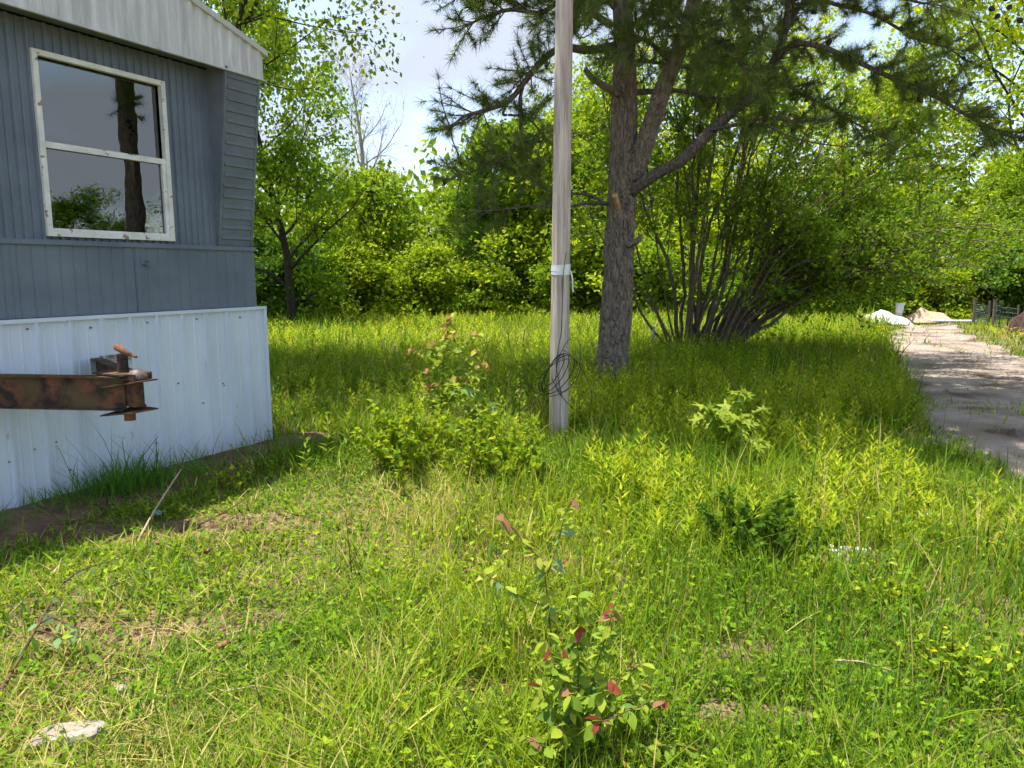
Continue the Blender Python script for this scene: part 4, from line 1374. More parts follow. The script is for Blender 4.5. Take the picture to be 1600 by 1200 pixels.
def hmap(x, y):
    h = np.full_like(x, 0.10)
    left = np.clip((-0.3 - x) / 0.8, 0, 1) * np.clip((6.0 - y) / 0.8, 0, 1)
    h = h * (1 - left) + 0.055 * left
    right = np.clip((x - 0.3) / 0.8, 0, 1) * np.clip((y - 3.0) / 1.0, 0, 1)
    h += 0.06 * right
    mid = np.clip((y - 4.6) / 1.5, 0, 1) * (1 - left)
    h += 0.035 * mid
    h += 0.05 * np.clip((y - 8) / 5, 0, 1)
    xl, xr = drv_edges(y)
    h = np.where(np.hypot(x - 0.45, y - 6.8) < 0.4, h * 0.6, h)
    h = np.where((x > xl - 0.8) & (y < 7.2) & (y > 4.5), h * 0.5, h)
    rt = (x > xr - 0.2) & (y > 8)
    h = np.where(rt, 0.09, h)
    h = np.where((y > 17.5) & (x > xl - 0.6), 0.08, h)
    ind = (x > xl) & (x < xr) & (y < 22.5)
    h = np.where(ind, 0.08, h)
    return h * (0.30 + 1.0 * fbm(x, y, 0.9, 21) + 0.5 * vnoise(x, y, 5.0, 22))


def scatter(n, r0, r1, half=0.86):
    a = rng.uniform(-half, half, n)
    r = np.sqrt(rng.uniform(r0 * r0, r1 * r1, n))
    x, y = r * np.sin(a), r * np.cos(a)
    k = rng.random(n) < cover(x, y)
    return x[k], y[k]


YG = np.array([0.255, 0.325, 0.022])
MG = np.array([0.122, 0.225, 0.018])
DG = np.array([0.055, 0.125, 0.022])
ST = np.array([0.48, 0.40, 0.19])


def grass_col(x, y, n):
    t = fbm(x, y, 0.7, 27)[:, None] * 1.5 - 0.3
    t = np.clip(t + rng.normal(0, 0.28, (n, 1)), 0, 1)
    c = MG * (1 - t) + YG * t
    dk = rng.random((n, 1)) < 0.16
    c = np.where(dk, DG, c)
    sh = np.clip((fbm(x, y, 1.1, 40) - 0.33) * 0.8, 0.05, 0.35)[:, None]
    c = np.where(rng.random((n, 1)) < sh * np.where((x < -0.4) & (y < 6), 1.7, 0.7)[:, None], ST, c)
    return np.clip(c * (1 + rng.normal(0, 0.16, (n, 1))), 0.01, 1)


gr = MB()
for n, r0, r1, segs, wm in [(78000, 1.5, 3.6, 3, 1.0), (125000, 3.6, 7.5, 3, 1.35), (120000, 7.5, 14.5, 2, 2.4), (150000, 14.5, 33, 2, 5.0)]:
    x, y = scatter(n, r0, r1)
    m = len(x)
    h = hmap(x, y) * np.clip(rng.lognormal(0, 0.42, m), 0.3, 2.6)
    w = rng.uniform(0.0028, 0.0062, m) * wm
    broad = rng.random(m) < 0.07
    w = np.where(broad, w * 2.0, w)
    pos = np.column_stack([x, y, gz(x, y) - 0.005])
    flat = np.where((x < -0.3) & (y < 6), 0.75, 0.35)
    add_blades(gr, pos, h, w, rng.uniform(0, 6.28, m), np.abs(rng.normal(0, flat, m)), np.abs(rng.normal(0.25, 0.3, m)), grass_col(x, y, m), segs)
o = gr.build('grass', M['grass'])
tag(o, 'bright yellow green grass growing over the whole lot', 'grass', kind='stuff')

# thick grass clumps against the skirting
gc = MB()
for s, ov, cnt, hh in [(1.75, 0.32, 420, 0.32), (1.55, 0.36, 300, 0.26), (2.1, 0.28, 200, 0.2), (1.2, 0.45, 160, 0.22), (0.8, 0.6, 60, 0.2), (0.35, 0.5, 30, 0.28), (2.6, 0.3, 160, 0.2)]:
    c0 = T_A - s * T_d + ov * T_n
    m = cnt
    x = c0[0] + rng.normal(0, 0.12, m)
    y = c0[1] + rng.normal(0, 0.12, m)
    add_blades(gc, np.column_stack([x, y, gz(x, y)]), 0.72 * hh * rng.lognormal(0, 0.35, m), rng.uniform(0.004, 0.009, m), rng.uniform(0, 6.28, m), np.abs(rng.normal(0, 0.35, m)), np.abs(rng.normal(0.4, 0.3, m)), np.clip(DG * (1 + rng.normal(0, 0.25, (m, 1))) * 1.8, 0.01, 1), 3)
o = gc.build('grass_clump', M['grass'])
tag(o, 'dark green grass clumps in the shade along the white skirting', 'grass', kind='stuff')

# ground-hugging broad leaves
wd = MB()
for n, r0, r1, lm in [(26000, 1.5, 3.6, 1.0), (34000, 3.6, 7.5, 1.3), (16000, 7.5, 14, 2.0)]:
    x, y = scatter(n, r0, r1)
    k = fbm(x, y, 1.3, 50) > 0.36
    x, y = x[k], y[k]
    m = len(x)
    hz = hmap(x, y) * rng.uniform(0.1, 1.0, m)
    pos = np.column_stack([x, y, gz(x, y) + hz])
    ax = rng.normal(0, 1, (m, 3)) * np.array([1, 1, 0.35]) + np.array([0, 0, 0.15])
    L_ = rng.uniform(0.016, 0.042, m) * lm
    c = grass_col(x, y, m)
    c = np.where(c[:, 2:3] > 0.08, MG, c) * np.array([0.95, 1.0, 1.2])
    add_leaves(wd, pos, ax, L_, L_ * rng.uniform(0.35, 0.75, m), c, rng, fold=0.2, up=0.7)
o = wd.build('ground_weeds', M['leaf'])
tag(o, 'low broad leaved weeds mixed through the grass', 'weeds', kind='stuff')


def weed_plants(mb, x, y, h, nleaf, L, W, cols, width=0.004):
    ok = np.ones(len(x), bool)
    for sx_, sy_, sr_ in [(1.75, 5.55, 0.55), (1.65, 5.0, 0.4), (-0.6, 6.3, 0.4), (0.45, 6.75, 0.45), (1.35, 9.9, 0.6)]:
        ok &= np.hypot(x - sx_, y - sy_) > sr_
    x, y, h = x[ok], y[ok], h[ok]
    m = len(x)
    base = np.column_stack([x, y, gz(x, y)])
    lean = rng.normal(0, 0.13, (m, 3)) * np.array([1, 1, 0])
    top = base + (lean + np.array([0, 0, 1.0])) * h[:, None]
    yaw = rng.uniform(0, 6.28, m)
    add_blades(mb, base, h, np.full(m, width), yaw, lean[:, 0], np.zeros(m), np.tile(np.array([[0.10, 0.13, 0.04]]), (m, 1)), 2)
    t = (np.arange(nleaf) / nleaf)[None, :] * 0.85 + 0.15 + rng.normal(0, 0.03, (m, nleaf))
    az = yaw[:, None] + np.arange(nleaf)[None, :] * 2.4 + rng.normal(0, 0.3, (m, nleaf))
    dirx = np.stack([np.cos(yaw), np.sin(yaw), np.zeros(m)], 1)
    P_ = base[:, None, :] + dirx[:, None, :] * (h * lean[:, 0])[:, None, None] * t[:, :, None] + np.array([0, 0, 1.0]) * (h[:, None] * t)[:, :, None]
    el = 0.25 + 0.7 * t
    A = np.stack([np.cos(az) * np.cos(el), np.sin(az) * np.cos(el), np.sin(el)], -1)
    n = m * nleaf
    Ls = (L * (1.15 - 0.6 * t) * (0.8 + 0.4 * rng.random((m, nleaf)))).reshape(-1)
    c = np.repeat(palette(m, rng, cols, 0.12), nleaf, 0) * (1 + rng.normal(0, 0.12, (n, 1)))
    add_leaves(mb, P_.reshape(-1, 3), A.reshape(-1, 3), Ls, Ls * W, np.clip(c, 0.01, 1), rng, fold=0.15, simple=True, up=0.9)


tw = MB()
WL = [(0.22, 0.29, 0.022), (0.16, 0.25, 0.02), (0.28, 0.33, 0.035)]
x = rng.uniform(0.6, 5.0, 3000)
y = rng.uniform(4.0, 9.5, 3000)
xl, xr = drv_edges(y)
k = (x < xl - np.where(y < 7.2, 0.9, 0.15)) & (fbm(x, y, 1.0, 60) > 0.36) & (rng.random(3000) < np.clip((y - 3.3) / 2.5, 0.15, 1))
x, y = x[k], y[k]
weed_plants(tw, x, y, rng.uniform(0.22, 0.5, len(x)) * (0.7 + 0.1 * np.clip(y - 4, 0, 4)), 18, 0.095, 0.24, WL)
# shaded growth round the pine and shrub bases, and along the left
for cx, cy, sx_, sy_, n, hh in [(2.2, 11.2, 2.2, 1.3, 420, 0.5), (4.3, 13.2, 2.6, 1.5, 480, 0.55), (-0.6, 6.6, 0.7, 0.6, 130, 0.38), (-1.6, 9.5, 1.8, 1.6, 260, 0.35), (0.2, 9.5, 1.2, 1.2, 180, 0.4), (6.0, 15.5, 1.6, 2.5, 300, 0.5), (3.2, 8.5, 1.5, 1.2, 260, 0.45)]:
    x = rng.normal(cx, sx_ * 0.6, n)
    y = rng.normal(cy, sy_ * 0.6, n)
    xl, xr = drv_edges(y)
    s_, o_ = t_local(x, y)
    k = (x < xl - 0.05) & ~((s_ > -0.2) & (o_ < 0.4))
    x, y = x[k], y[k]
    weed_plants(tw, x, y, hh * rng.uniform(0.5, 1.2, len(x)), 16, 0.10, 0.24, GREEN + WL[:1])
# far field growth
x = rng.uniform(-12, 12, 3600)
y = rng.uniform(13, 26, 3600)
xl, xr = drv_edges(y)
k = (x < xl - 0.3) & (fbm(x, y, 0.5, 70) > 0.36) & ((y < 17.5) | (x < xl - 1.2))
x, y = x[k], y[k]
weed_plants(tw, x, y, rng.uniform(0.2, 0.42, len(x)), 10, 0.14, 0.28, WL + WL + GREEN[:1], 0.01)
o = tw.build('tall_weeds', M['leaf'])
tag(o, 'knee high leafy weeds standing above the grass', 'weeds', kind='stuff')

# seed stalks and straw
sd = MB()
n = 1500
a = rng.uniform(-0.8, 0.8, n)
r = rng.uniform(2.4, 12, n)
x, y = r * np.sin(a), r * np.cos(a)
k = (cover(x, y) > 0.4) & ((x > -0.6) | (y > 5.5))
x, y = x[k], y[k]
m = len(x)
h = rng.uniform(0.25, 0.55, m) * np.clip(0.5 + 0.12 * y, 0.5, 1.2)
wv_ = 0.0022 + 0.0003 * y
add_blades(sd, np.column_stack([x, y, gz(x, y)]), h, wv_, rng.uniform(0, 6.28, m), np.abs(rng.normal(0, 0.18, m)), np.abs(rng.normal(0.1, 0.15, m)), np.clip(np.where(rng.random((m, 1)) < 0.6, np.array([[0.30, 0.27, 0.10]]), np.array([[0.28, 0.18, 0.12]])) * (1 + rng.normal(0, 0.15, (m, 1))), 0.01, 1), 3)
n = 5200
a = rng.uniform(-0.75, 0.3, n)
r = rng.uniform(1.6, 6, n)
x, y = r * np.sin(a), r * np.cos(a)
k = (x < 0.4) & (cover(x, y) > 0.05)
x, y = x[k], y[k]
m = len(x)
add_blades(sd, np.column_stack([x, y, gz(x, y) + rng.uniform(0.004, 0.03, m)]), rng.uniform(0.02, 0.05, m), rng.uniform(0.002, 0.005, m), rng.uniform(0, 6.28, m), rng.uniform(1.5, 4.5, m), rng.uniform(0, 1, m), np.clip(ST * (1 + rng.normal(0, 0.25, (m, 1))), 0.02, 1), 2)
o = sd.build('dry_stalks', M['grass'])
tag(o, 'dry seed stalks and straw scattered in the grass', 'straw', kind='stuff')

# clods of soil
cd_ = MB()
OCT = np.array([(1, 0, 0), (-1, 0, 0), (0, 1, 0), (0, -1, 0), (0, 0, 1), (0, 0, -1)], float)
OT = np.array([(0, 2, 4), (2, 1, 4), (1, 3, 4), (3, 0, 4), (2, 0, 5), (1, 2, 5), (3, 1, 5), (0, 3, 5)])
xs_, ys_ = [], []
for bx, by, rx, ry in BARE[:8]:
    n = int(700 * rx * ry / 0.1)
    xs_.append(rng.normal(bx, rx * 0.55, n))
    ys_.append(rng.normal(by, ry * 0.55, n))
sv_ = rng.uniform(-0.2, 4.0, 2600)
ov_ = np.abs(rng.normal(0.05, 0.32, 2600)) + 0.07
P_ = T_A[None, :] - sv_[:, None] * T_d + ov_[:, None] * T_n
xs_.append(P_[:, 0])
ys_.append(P_[:, 1])
x, y = np.concatenate(xs_), np.concatenate(ys_)
m = len(x)
sz_ = rng.lognormal(-4.7, 0.5, m)
zc = gz(x, y) + np.where(np.arange(m) >= m - 2600, 0.02, 0.0)
V = np.column_stack([x, y, zc])[:, None, :] + OCT[None] * sz_[:, None, None] * rng.uniform(0.6, 1.4, (m, 6, 1)) * np.array([1, 1, 0.7])
cd_.add(V.reshape(-1, 3), tris=(OT[None] + (np.arange(m) * 6)[:, None, None]).reshape(-1, 3))
o = cd_.build('soil_clods', M['soil'])
tag(o, 'crumbs and clods of brown soil on the bare patches', 'soil', kind='stuff')

# loose stones and debris on the driveway
ds = MB()
m = 5200
y = rng.uniform(3, 21, m)
xl, xr = drv_edges(y)
x = xl + (xr - xl) * rng.random(m)
k = fbm(x, y, 1.2, 77) > 0.38
x, y = x[k], y[k]
m = len(x)
sz_ = rng.lognormal(-4.6, 0.55, m)
V = np.column_stack([x, y, gz(x, y) + 0.046])[:, None, :] + OCT[None] * sz_[:, None, None] * rng.uniform(0.6, 1.4, (m, 6, 1)) * np.array([1, 1, 0.6])
ds.add(V.reshape(-1, 3), tris=(OT[None] + (np.arange(m) * 6)[:, None, None]).reshape(-1, 3))
o = ds.build('driveway_stones', M['gravel'])
tag(o, 'loose stones and crumbs lying on the gravel driveway', 'gravel', kind='stuff')

# yellow flowers
fl = MB()
x = np.concatenate([rng.normal(11.8, 1.3, 260), rng.normal(9.2, 0.5, 60), rng.normal(-2.0, 1.2, 30), rng.uniform(1.5, 3.0, 14), rng.normal(1.2, 1.0, 30)])
y = np.concatenate([17.2 + 0.0 * np.zeros(260) + rng.normal(0, 1.0, 260), rng.normal(17.8, 0.7, 60), rng.normal(18, 1.0, 30), rng.uniform(2.6, 4.0, 14), rng.normal(18, 1.5, 30)])
xl, xr = drv_edges(y)
k = (x < xl - 0.1) | (x > xr + 0.2)
x, y = x[k], y[k]
m = len(x)
sz_ = np.where(y > 8, 0.035, 0.010)
hh = np.where(y > 8, 0.22, 0.14)
for t in range(5):
    an = t * 1.2566 + rng.random(m) * 0.3
    ax = np.column_stack([np.cos(an), np.sin(an), np.full(m, 0.4)])
    add_leaves(fl, np.column_stack([x, y, gz(x, y) + hh]), ax, sz_, sz_ * 0.8, np.tile([[0.75, 0.55, 0.01]], (m, 1)), rng, simple=True, up=0.95)
o = fl.build('yellow_flowers', M['petal'])
tag(o, 'small yellow wildflowers dotted through the grass', 'flowers', kind='stuff')

# dark leafy shrublets in the foreground grass
for px, py, rad_, lab, nl in [(640, 745, 0.42, 'low dark leafy clump left of the tall sapling in mid grass', 2000), (790, 755, 0.38, 'leafy clump at the foot of the utility pole side saplings', 1600), (1180, 880, 0.27, 'dark leafy clump right of centre below the star leaved sapling', 2600), (1390, 960, 0.14, 'leafy clump near the right in the foreground grass', 700), (1490, 1080, 0.14, 'leafy clump at the lower right with long grass beside it', 700), (1185, 700, 0.35, 'leafy clump behind the right star leaved sapling', 900), (360, 770, 0.16, 'small clump of round leaves near the skirting and dry stick', 260)]:
    c0 = gnd(px, py)
    z0 = float(gz(c0[0], c0[1]))
    e = thing('leafy_clump', lab, 'weed clump', (c0[0], c0[1], z0))
    st_ = MB()
    ps, axs = [], []
    for s in range(34):
        d = unit(np.array([rng.normal(0, 0.5), rng.normal(0, 0.5), 1.0]))
        L_ = rad_ * rng.uniform(0.8, 1.5)
        b = np.array([rng.normal(0, rad_ * 0.35), rng.normal(0, rad_ * 0.35), -0.01])
        pts = np.array([b + d * L_ * t for t in (0, .33, .66, 1)])
        st_.tube(pts, [0.004, 0.003, 0.0025, 0.0015], 4, cap=False)
        for t in rng.random(nl // 34):
            ps.append(b + d * L_ * (0.25 + 0.8 * t))
            axs.append(rng.normal(0, 0.7, 3) + d * 0.4)
    st_.build('stems', M['twig'], e)
    ps, axs = np.array(ps), np.array(axs)
    lb = MB()
    L_ = rng.uniform(0.03, 0.065, len(ps)) * (0.4 + 2.0 * rad_)
    add_leaves(lb, ps, axs, L_, L_ * 0.55, palette(len(ps), rng, [(0.045, 0.10, 0.014), (0.065, 0.135, 0.018), (0.095, 0.175, 0.02)] if 'dark' in lab and 'right' in lab else GREEN + WL), rng, fold=0.15, up=0.6)
    lb.build('foliage', M['leaf'], e)

# ------------------------------------------------------------------ saplings with single leaves


def leaf_mesh(name, outline, mat, fold=0.18, droop=0.18):
    """unit leaf along +x, outline = list of (x, half width)"""
    v, t = [], []
    for x, w in outline:
        z = -droop * x * x
        v += [(x, w, z + fold * w), (x, 0, z), (x, -w, z + fold * w)]
    for i in range(len(outline) - 1):
        a, b = 3 * i, 3 * i + 3
        t += [(a, a + 1, b + 1), (a, b + 1, b), (a + 1, a + 2, b + 2), (a + 1, b + 2, b + 1)]
    me = bpy.data.meshes.new(name)
    me.from_pydata(v, [], t)
    me.materials.append(mat)
    for p in me.polygons:
        p.use_smooth = True
    return me


def star_mesh(name, mat):
    v = [(0.38, 0, 0)]
    tips_ = [(-2.15, 0.52), (-1.1, 0.62), (0, 0.66), (1.1, 0.62), (2.15, 0.52)]
    ring = [(0.0, 0.0)]
    for k_, (a, r) in enumerate(tips_):
        for da, rr in ((-0.20, r * 0.6), (0, r), (0.20, r * 0.6)):
            ring.append((0.38 + rr * math.cos(a + da), rr * math.sin(a + da)))
        if k_ < 4:
            am = a + 0.53
            ring.append((0.38 + 0.20 * math.cos(am), 0.20 * math.sin(am)))
    for x, y in ring:
        v.append((x, y, -0.12 * ((x - 0.38) ** 2 + y * y)))
    n = len(ring)
    me = bpy.data.meshes.new(name)
    me.from_pydata(v, [], [(0, 1 + i, 1 + (i + 1) % n) for i in range(n)])
    me.materials.append(mat)
    return me


def flatleaf(name, c, trans=0.4):
    m, t, b = new_mat(name)
    N, L = t.nodes, t.links
    no = N.new('ShaderNodeTexNoise')
    no.inputs['Scale'].default_value = 3
    tc = N.new('ShaderNodeTexCoord')
    oi = N.new('ShaderNodeObjectInfo')
    L.new(tc.outputs['Object'], no.inputs['Vector'])
    ra = N.new('ShaderNodeMix')
    ra.data_type = 'RGBA'
    ra.inputs['A'].default_value = (*[x * 0.75 for x in c], 1)
    ra.inputs['B'].default_value = (*[x * 1.3 for x in c], 1)
    av = N.new('ShaderNodeMath')
    av.operation = 'MULTIPLY_ADD'
    av.inputs[1].default_value = 0.5
    L.new(no.outputs['Fac'], av.inputs[0])
    mv = N.new('ShaderNodeMath')
    mv.operation = 'MULTIPLY'
    mv.inputs[1].default_value = 0.5
    L.new(oi.outputs['Random'], mv.inputs[0])
    L.new(mv.outputs['Value'], av.inputs[2])
    L.new(av.outputs['Value'], ra.inputs['Factor'])
    L.new(ra.outputs['Result'], b.inputs['Base Color'])
    b.inputs['Roughness'].default_value = 0.5
    b.inputs['Specular IOR Level'].default_value = 0.15
    tr_ = N.new('ShaderNodeBsdfTranslucent')
    L.new(ra.outputs['Result'], tr_.inputs['Color'])
    ms_ = N.new('ShaderNodeMixShader')
    ms_.inputs['Fac'].default_value = trans
    L.new(b.outputs['BSDF'], ms_.inputs[1])
    L.new(tr_.outputs['BSDF'], ms_.inputs[2])
    L.new(ms_.outputs['Shader'], N['Material Output'].inputs['Surface'])
    return m


LM = {k_: flatleaf('sapling_leaf_' + k_, c) for k_, c in dict(green=(0.12, 0.22, 0.03), mid=(0.22, 0.33, 0.03), lime=(0.35, 0.43, 0.04), yellow=(0.45, 0.45, 0.07), pink=(0.36, 0.19, 0.10), red=(0.28, 0.06, 0.04), orange=(0.40, 0.22, 0.07), grey=(0.22, 0.35, 0.15)).items()}
OV = [(0, 0.01), (0.12, 0.13), (0.32, 0.25), (0.55, 0.27), (0.78, 0.17), (0.93, 0.06), (1, 0.004)]
NARROW = [(0, 0.01), (0.15, 0.08), (0.4, 0.13), (0.7, 0.09), (1, 0.003)]
LEAF = {k_: leaf_mesh('leaf_' + k_, OV, m) for k_, m in LM.items()}
STAR = {k_: star_mesh('star_leaf_' + k_, LM[k_]) for k_ in ('lime', 'mid', 'yellow', 'grey')}


def put_leaf(me, parent, p, ax, size, roll=0.0):
    ax = Vector(ax).normalized()
    q_ = ax.to_track_quat('X', 'Z')
    o = bpy.data.objects.new('leaf', me)
    col.objects.link(o)
    o.parent = parent
    o.location = p
    e_ = q_.to_euler()
    o.rotation_euler = (e_.x + roll, e_.y, e_.z)
    o.scale = (size, size, size)
    return o


def sapling(label, base_px, base_Y, lines, spec, cat='sapling', name='sapling', r=0.006, meshes=None, size=0.05, step=0.05, tipcols=None, cols=('mid',), seed=1, f0=0.15, zbase=None, dup=1):
    """lines: list of pixel polylines [(x, y, dY)...] at about base_Y; leaves are set along each"""
    rg = random.Random(seed)
    b = atd(base_px[0], base_px[1], base_Y)
    b[2] = float(gz(b[0], b[1])) if zbase is None else zbase
    e = thing(name, label, cat, tuple(b))
    stm = MB()
    for li, ln_ in enumerate(lines):
        pts = np.array([atd(x, y, base_Y + dy) for x, y, dy in ln_])
        if li == 0:
            pts[0] = b
        L_ = smooth_line(pts, max(6, 5 * len(pts)))
        stm.tube(L_ - b, np.linspace(r if li == 0 else r * 0.6, 0.0015, len(L_)), 6, cap=False)
        cum = np.concatenate([[0], np.cumsum(np.linalg.norm(np.diff(L_, axis=0), axis=1))])
        s = cum[-1] * f0
        k_ = rg.randrange(10)
        while s < cum[-1]:
            t = s / cum[-1]
            p = np.array([np.interp(s, cum, L_[:, a]) for a in range(3)])
            i = min(int(np.searchsorted(cum, s)), len(L_) - 2)
            tg_ = unit(L_[i + 1] - L_[i])
            for dd_ in range(dup):
                az = k_ * 2.4 + dd_ * 3.0 + rg.uniform(-.5, .5)
                d = np.array([math.cos(az), math.sin(az), rg.uniform(-1.1, 0.15)]) + tg_ * 0.3
                pal = tipcols if (tipcols and t > 0.80) else cols
                put_leaf((meshes or LEAF)[rg.choice(pal)], e, tuple(p - b), tuple(d), size * rg.uniform(0.55, 1.25), rg.uniform(-1.0, 1.0))
            s += step * rg.uniform(0.6, 1.4)
            k_ += 1
    stm.build('stem', M['twig'], e, smooth=True)
    return e


sapling('slender sapling with coppery tips, tallest of the saplings left of the utility pole', (690, 715), 6.5,
        [[(690, 715, 0), (689, 650, 0), (692, 590, 0), (695, 530, 0), (708, 488, 0)], [(692, 590, 0), (670, 560, -.05), (640, 543, -.1)], [(694, 560, 0), (715, 545, .1), (750, 520, .15)],
         [(690, 620, 0), (672, 600, -.1), (668, 575, -.1)], [(691, 600, 0), (720, 580, .1), (762, 566, .1)], [(689, 650, 0), (665, 625, -.1), (655, 610, -.1)], [(690, 640, 0), (712, 615, 0), (730, 590, .1)], [(690, 660, 0), (675, 640, .1), (672, 600, .15)], [(694, 550, 0), (705, 530, -.1), (715, 515, -.1)], [(693, 570, 0), (680, 550, .1), (675, 535, .1)], [(692, 600, 0), (735, 560, -.1), (745, 545, -.1)], [(690, 630, 0), (705, 600, -.15), (715, 585, -.15)]],
        None, size=0.07, step=0.019, cols=('mid', 'lime', 'mid', 'lime'), tipcols=('pink', 'orange', 'lime', 'yellow', 'orange'), seed=3, r=0.006, f0=0.2, dup=2)
sapling('sapling with star shaped leaves left of the utility pole', (745, 720), 6.35,
        [[(745, 720, 0), (744, 670, 0), (742, 620, 0), (735, 585, 0)], [(744, 660, 0), (760, 640, -.1), (775, 630, -.1)], [(743, 640, 0), (725, 620, -.1), (715, 600, -.1)], [(744, 680, 0), (725, 665, -.1), (712, 660, -.1)]],
        None, meshes=STAR, size=0.13, step=0.032, cols=('lime', 'mid', 'lime', 'grey'), seed=5, f0=0.25, dup=2, r=0.005)
sapling('bushy sapling with star shaped leaves right of the pole and in front of the pine', (1152, 760), 5.7,
        [[(1152, 760, 0), (1143, 700, 0), (1135, 665, 0), (1150, 625, 0), (1158, 608, 0)], [(1140, 690, 0), (1120, 655, -.1), (1105, 635, -.1)], [(1138, 680, 0), (1170, 650, .1), (1190, 640, .1)], [(1143, 700, 0), (1175, 690, -.1), (1195, 690, -.1)], [(1146, 720, 0), (1170, 720, -.1), (1182, 715, -.1)], [(1140, 690, 0), (1150, 660, -.2), (1160, 650, -.2)], [(1137, 670, 0), (1110, 650, .1), (1098, 655, .1)]],
        None, meshes=STAR, size=0.125, step=0.026, cols=('lime', 'mid', 'lime', 'mid'), seed=6, f0=0.15, r=0.005, dup=3)
sapling('thin sapling with pale oval leaves just above the red tipped one', (862, 1010), 2.95,
        [[(862, 1010, 0), (858, 960, 0), (852, 905, 0), (850, 880, 0), (830, 860, 0), (800, 825, 0), (775, 800, 0)], [(855, 900, 0), (868, 860, 0), (885, 800, 0), (905, 768, 0)], [(858, 950, 0), (820, 935, -.05), (780, 910, -.05), (745, 890, -.05)], [(852, 890, 0), (880, 880, .05), (890, 870, .05)]],
        None, size=0.055, step=0.026, cols=('grey', 'mid', 'lime', 'yellow'), tipcols=('yellow', 'pink', 'lime'), seed=8, r=0.004, f0=0.2, dup=2)
sapling('leafy foreground sapling with red and pink tipped leaves', (912, 1185), 2.18,
        [[(912, 1185, 0), (905, 1120, 0), (903, 1050, 0), (902, 985, 0), (902, 930, 0)], [(905, 1110, 0), (925, 1060, .05), (945, 1000, .06), (960, 945, .08)], [(906, 1120, 0), (870, 1050, -.05), (855, 1000, 0), (852, 985, 0)],
         [(905, 1130, 0), (950, 1080, 0), (985, 1050, .05), (1005, 1035, .05)], [(908, 1150, 0), (960, 1120, -.05), (1010, 1100, 0), (1040, 1095, 0)], [(910, 1170, 0), (980, 1170, -.05), (1040, 1165, -.05), (1090, 1168, 0)], [(908, 1160, 0), (860, 1110, 0), (845, 1070, .05)], [(905, 1140, 0), (890, 1090, -.1), (895, 1085, -.1)], [(908, 1150, 0), (930, 1130, -.15), (950, 1125, -.15)], [(908, 1165, 0), (885, 1150, -.1), (868, 1130, -.1)], [(910, 1175, 0), (860, 1170, -.1), (820, 1150, -.1)], [(910, 1175, 0), (950, 1180, -.1), (985, 1190, -.12)], [(906, 1120, 0), (935, 1090, -.1), (955, 1060, -.1)], [(906, 1110, 0), (880, 1070, .1), (880, 1030, .1)], [(908, 1150, 0), (975, 1100, .1), (1000, 1070, .1)]],
        None, size=0.05, step=0.017, cols=('green', 'mid', 'mid', 'lime', 'lime'), tipcols=('pink', 'lime', 'mid', 'lime', 'mid', 'red', 'mid', 'lime', 'lime', 'mid'), seed=10, r=0.004, f0=0.08, dup=3)
sapling('small sapling with red young leaves left of the foreground centre', (550, 900), 3.7,
        [[(550, 900, 0), (546, 860, 0), (540, 800, 0)], [(548, 880, 0), (565, 850, 0), (570, 835, 0)]], None, size=0.04, step=0.04, cols=('mid', 'green'), tipcols=('red', 'pink'), seed=12, r=0.004)
sapling('slim upright weed close to the left side of the utility pole', (812, 720), 6.6,
        [[(812, 720, 0), (812, 650, 0), (813, 600, 0), (812, 570, 0)]], None, size=0.06, step=0.02, cols=('lime', 'yellow', 'mid'), seed=13, r=0.004, cat='weed', name='tall_weed')
sapling('cluster of pale leaves at the foot of the pole below the cable', (905, 650), 7.15,
        [[(905, 650, 0), (905, 620, 0), (900, 600, 0)], [(905, 640, 0), (925, 605, 0), (935, 590, 0)], [(905, 640, 0), (890, 615, 0)]], None, size=0.08, step=0.05, cols=('lime', 'lime', 'mid'), seed=14, r=0.004, cat='weed', name='tall_weed')
# cut branch lying on the grass, lower left
sapling('cut leafy branch lying in the grass at the lower left', (0, 1085), 2.55,
        [[(0, 1085, 0), (30, 1030, .2), (55, 985, .3), (80, 940, .5), (100, 910, .62)], [(55, 985, .3), (80, 990, .3), (100, 1000, .2)], [(60, 975, .35), (85, 965, .35), (110, 985, .3)], [(70, 960, .4), (120, 985, .35), (138, 1035, .15)], [(100, 910, .62), (130, 890, .75), (195, 870, .95)]],
        None, size=0.06, step=0.038, cols=('grey', 'green', 'grey', 'mid'), tipcols=('grey', 'lime', 'mid'), seed=15, r=0.009, cat='branch', name='cut_branch', f0=0.35, zbase=0.06)

# ------------------------------------------------------------------ sticks, stones, litter


def stick(label, pts, r, mat='stick', taper=0.5):
    P_ = smooth_line(np.array(pts), 14)
    o = to_local(MB().tube(P_, np.linspace(r, r * taper, 14), 7), P_[0]).build('stick', M[mat], smooth=True)
    o.location = P_[0]
    tag(o, label, 'stick')
    return o


stick('long pale dry stick leaning up in front of the white skirting', [atd(188, 895, 3.85), atd(205, 866, 4.05), atd(240, 800, 4.45), atd(283, 733, 4.8)], 0.009)
stick('curved brown twig on the grass near the dark clump by the skirting', [gnd(300, 825, .02), gnd(335, 808, .06), gnd(375, 785, .08), gnd(405, 760, .1)], 0.006, 'twig')
stick('thin dark dead twig sticking up beside the skirting', [gnd(212, 740, 0.0) + [0, 0, .0], atd(222, 715, 5.3), atd(247, 682, 5.45)], 0.004, 'twig')
stick('yellowish straw stem lying in the left foreground', [gnd(222, 1085, .03), gnd(290, 1088, .04), gnd(350, 1080, .05), gnd(405, 1070, .05)], 0.004)
stick('straw stem lying lowest at the left bottom edge', [gnd(70, 1200, .02), gnd(150, 1175, .04), gnd(228, 1145, .05)], 0.004)
stick('grey dead twig lying in the right foreground grass', [gnd(1305, 1032, .08), gnd(1350, 1035, .1), gnd(1400, 1050, .08)], 0.005)
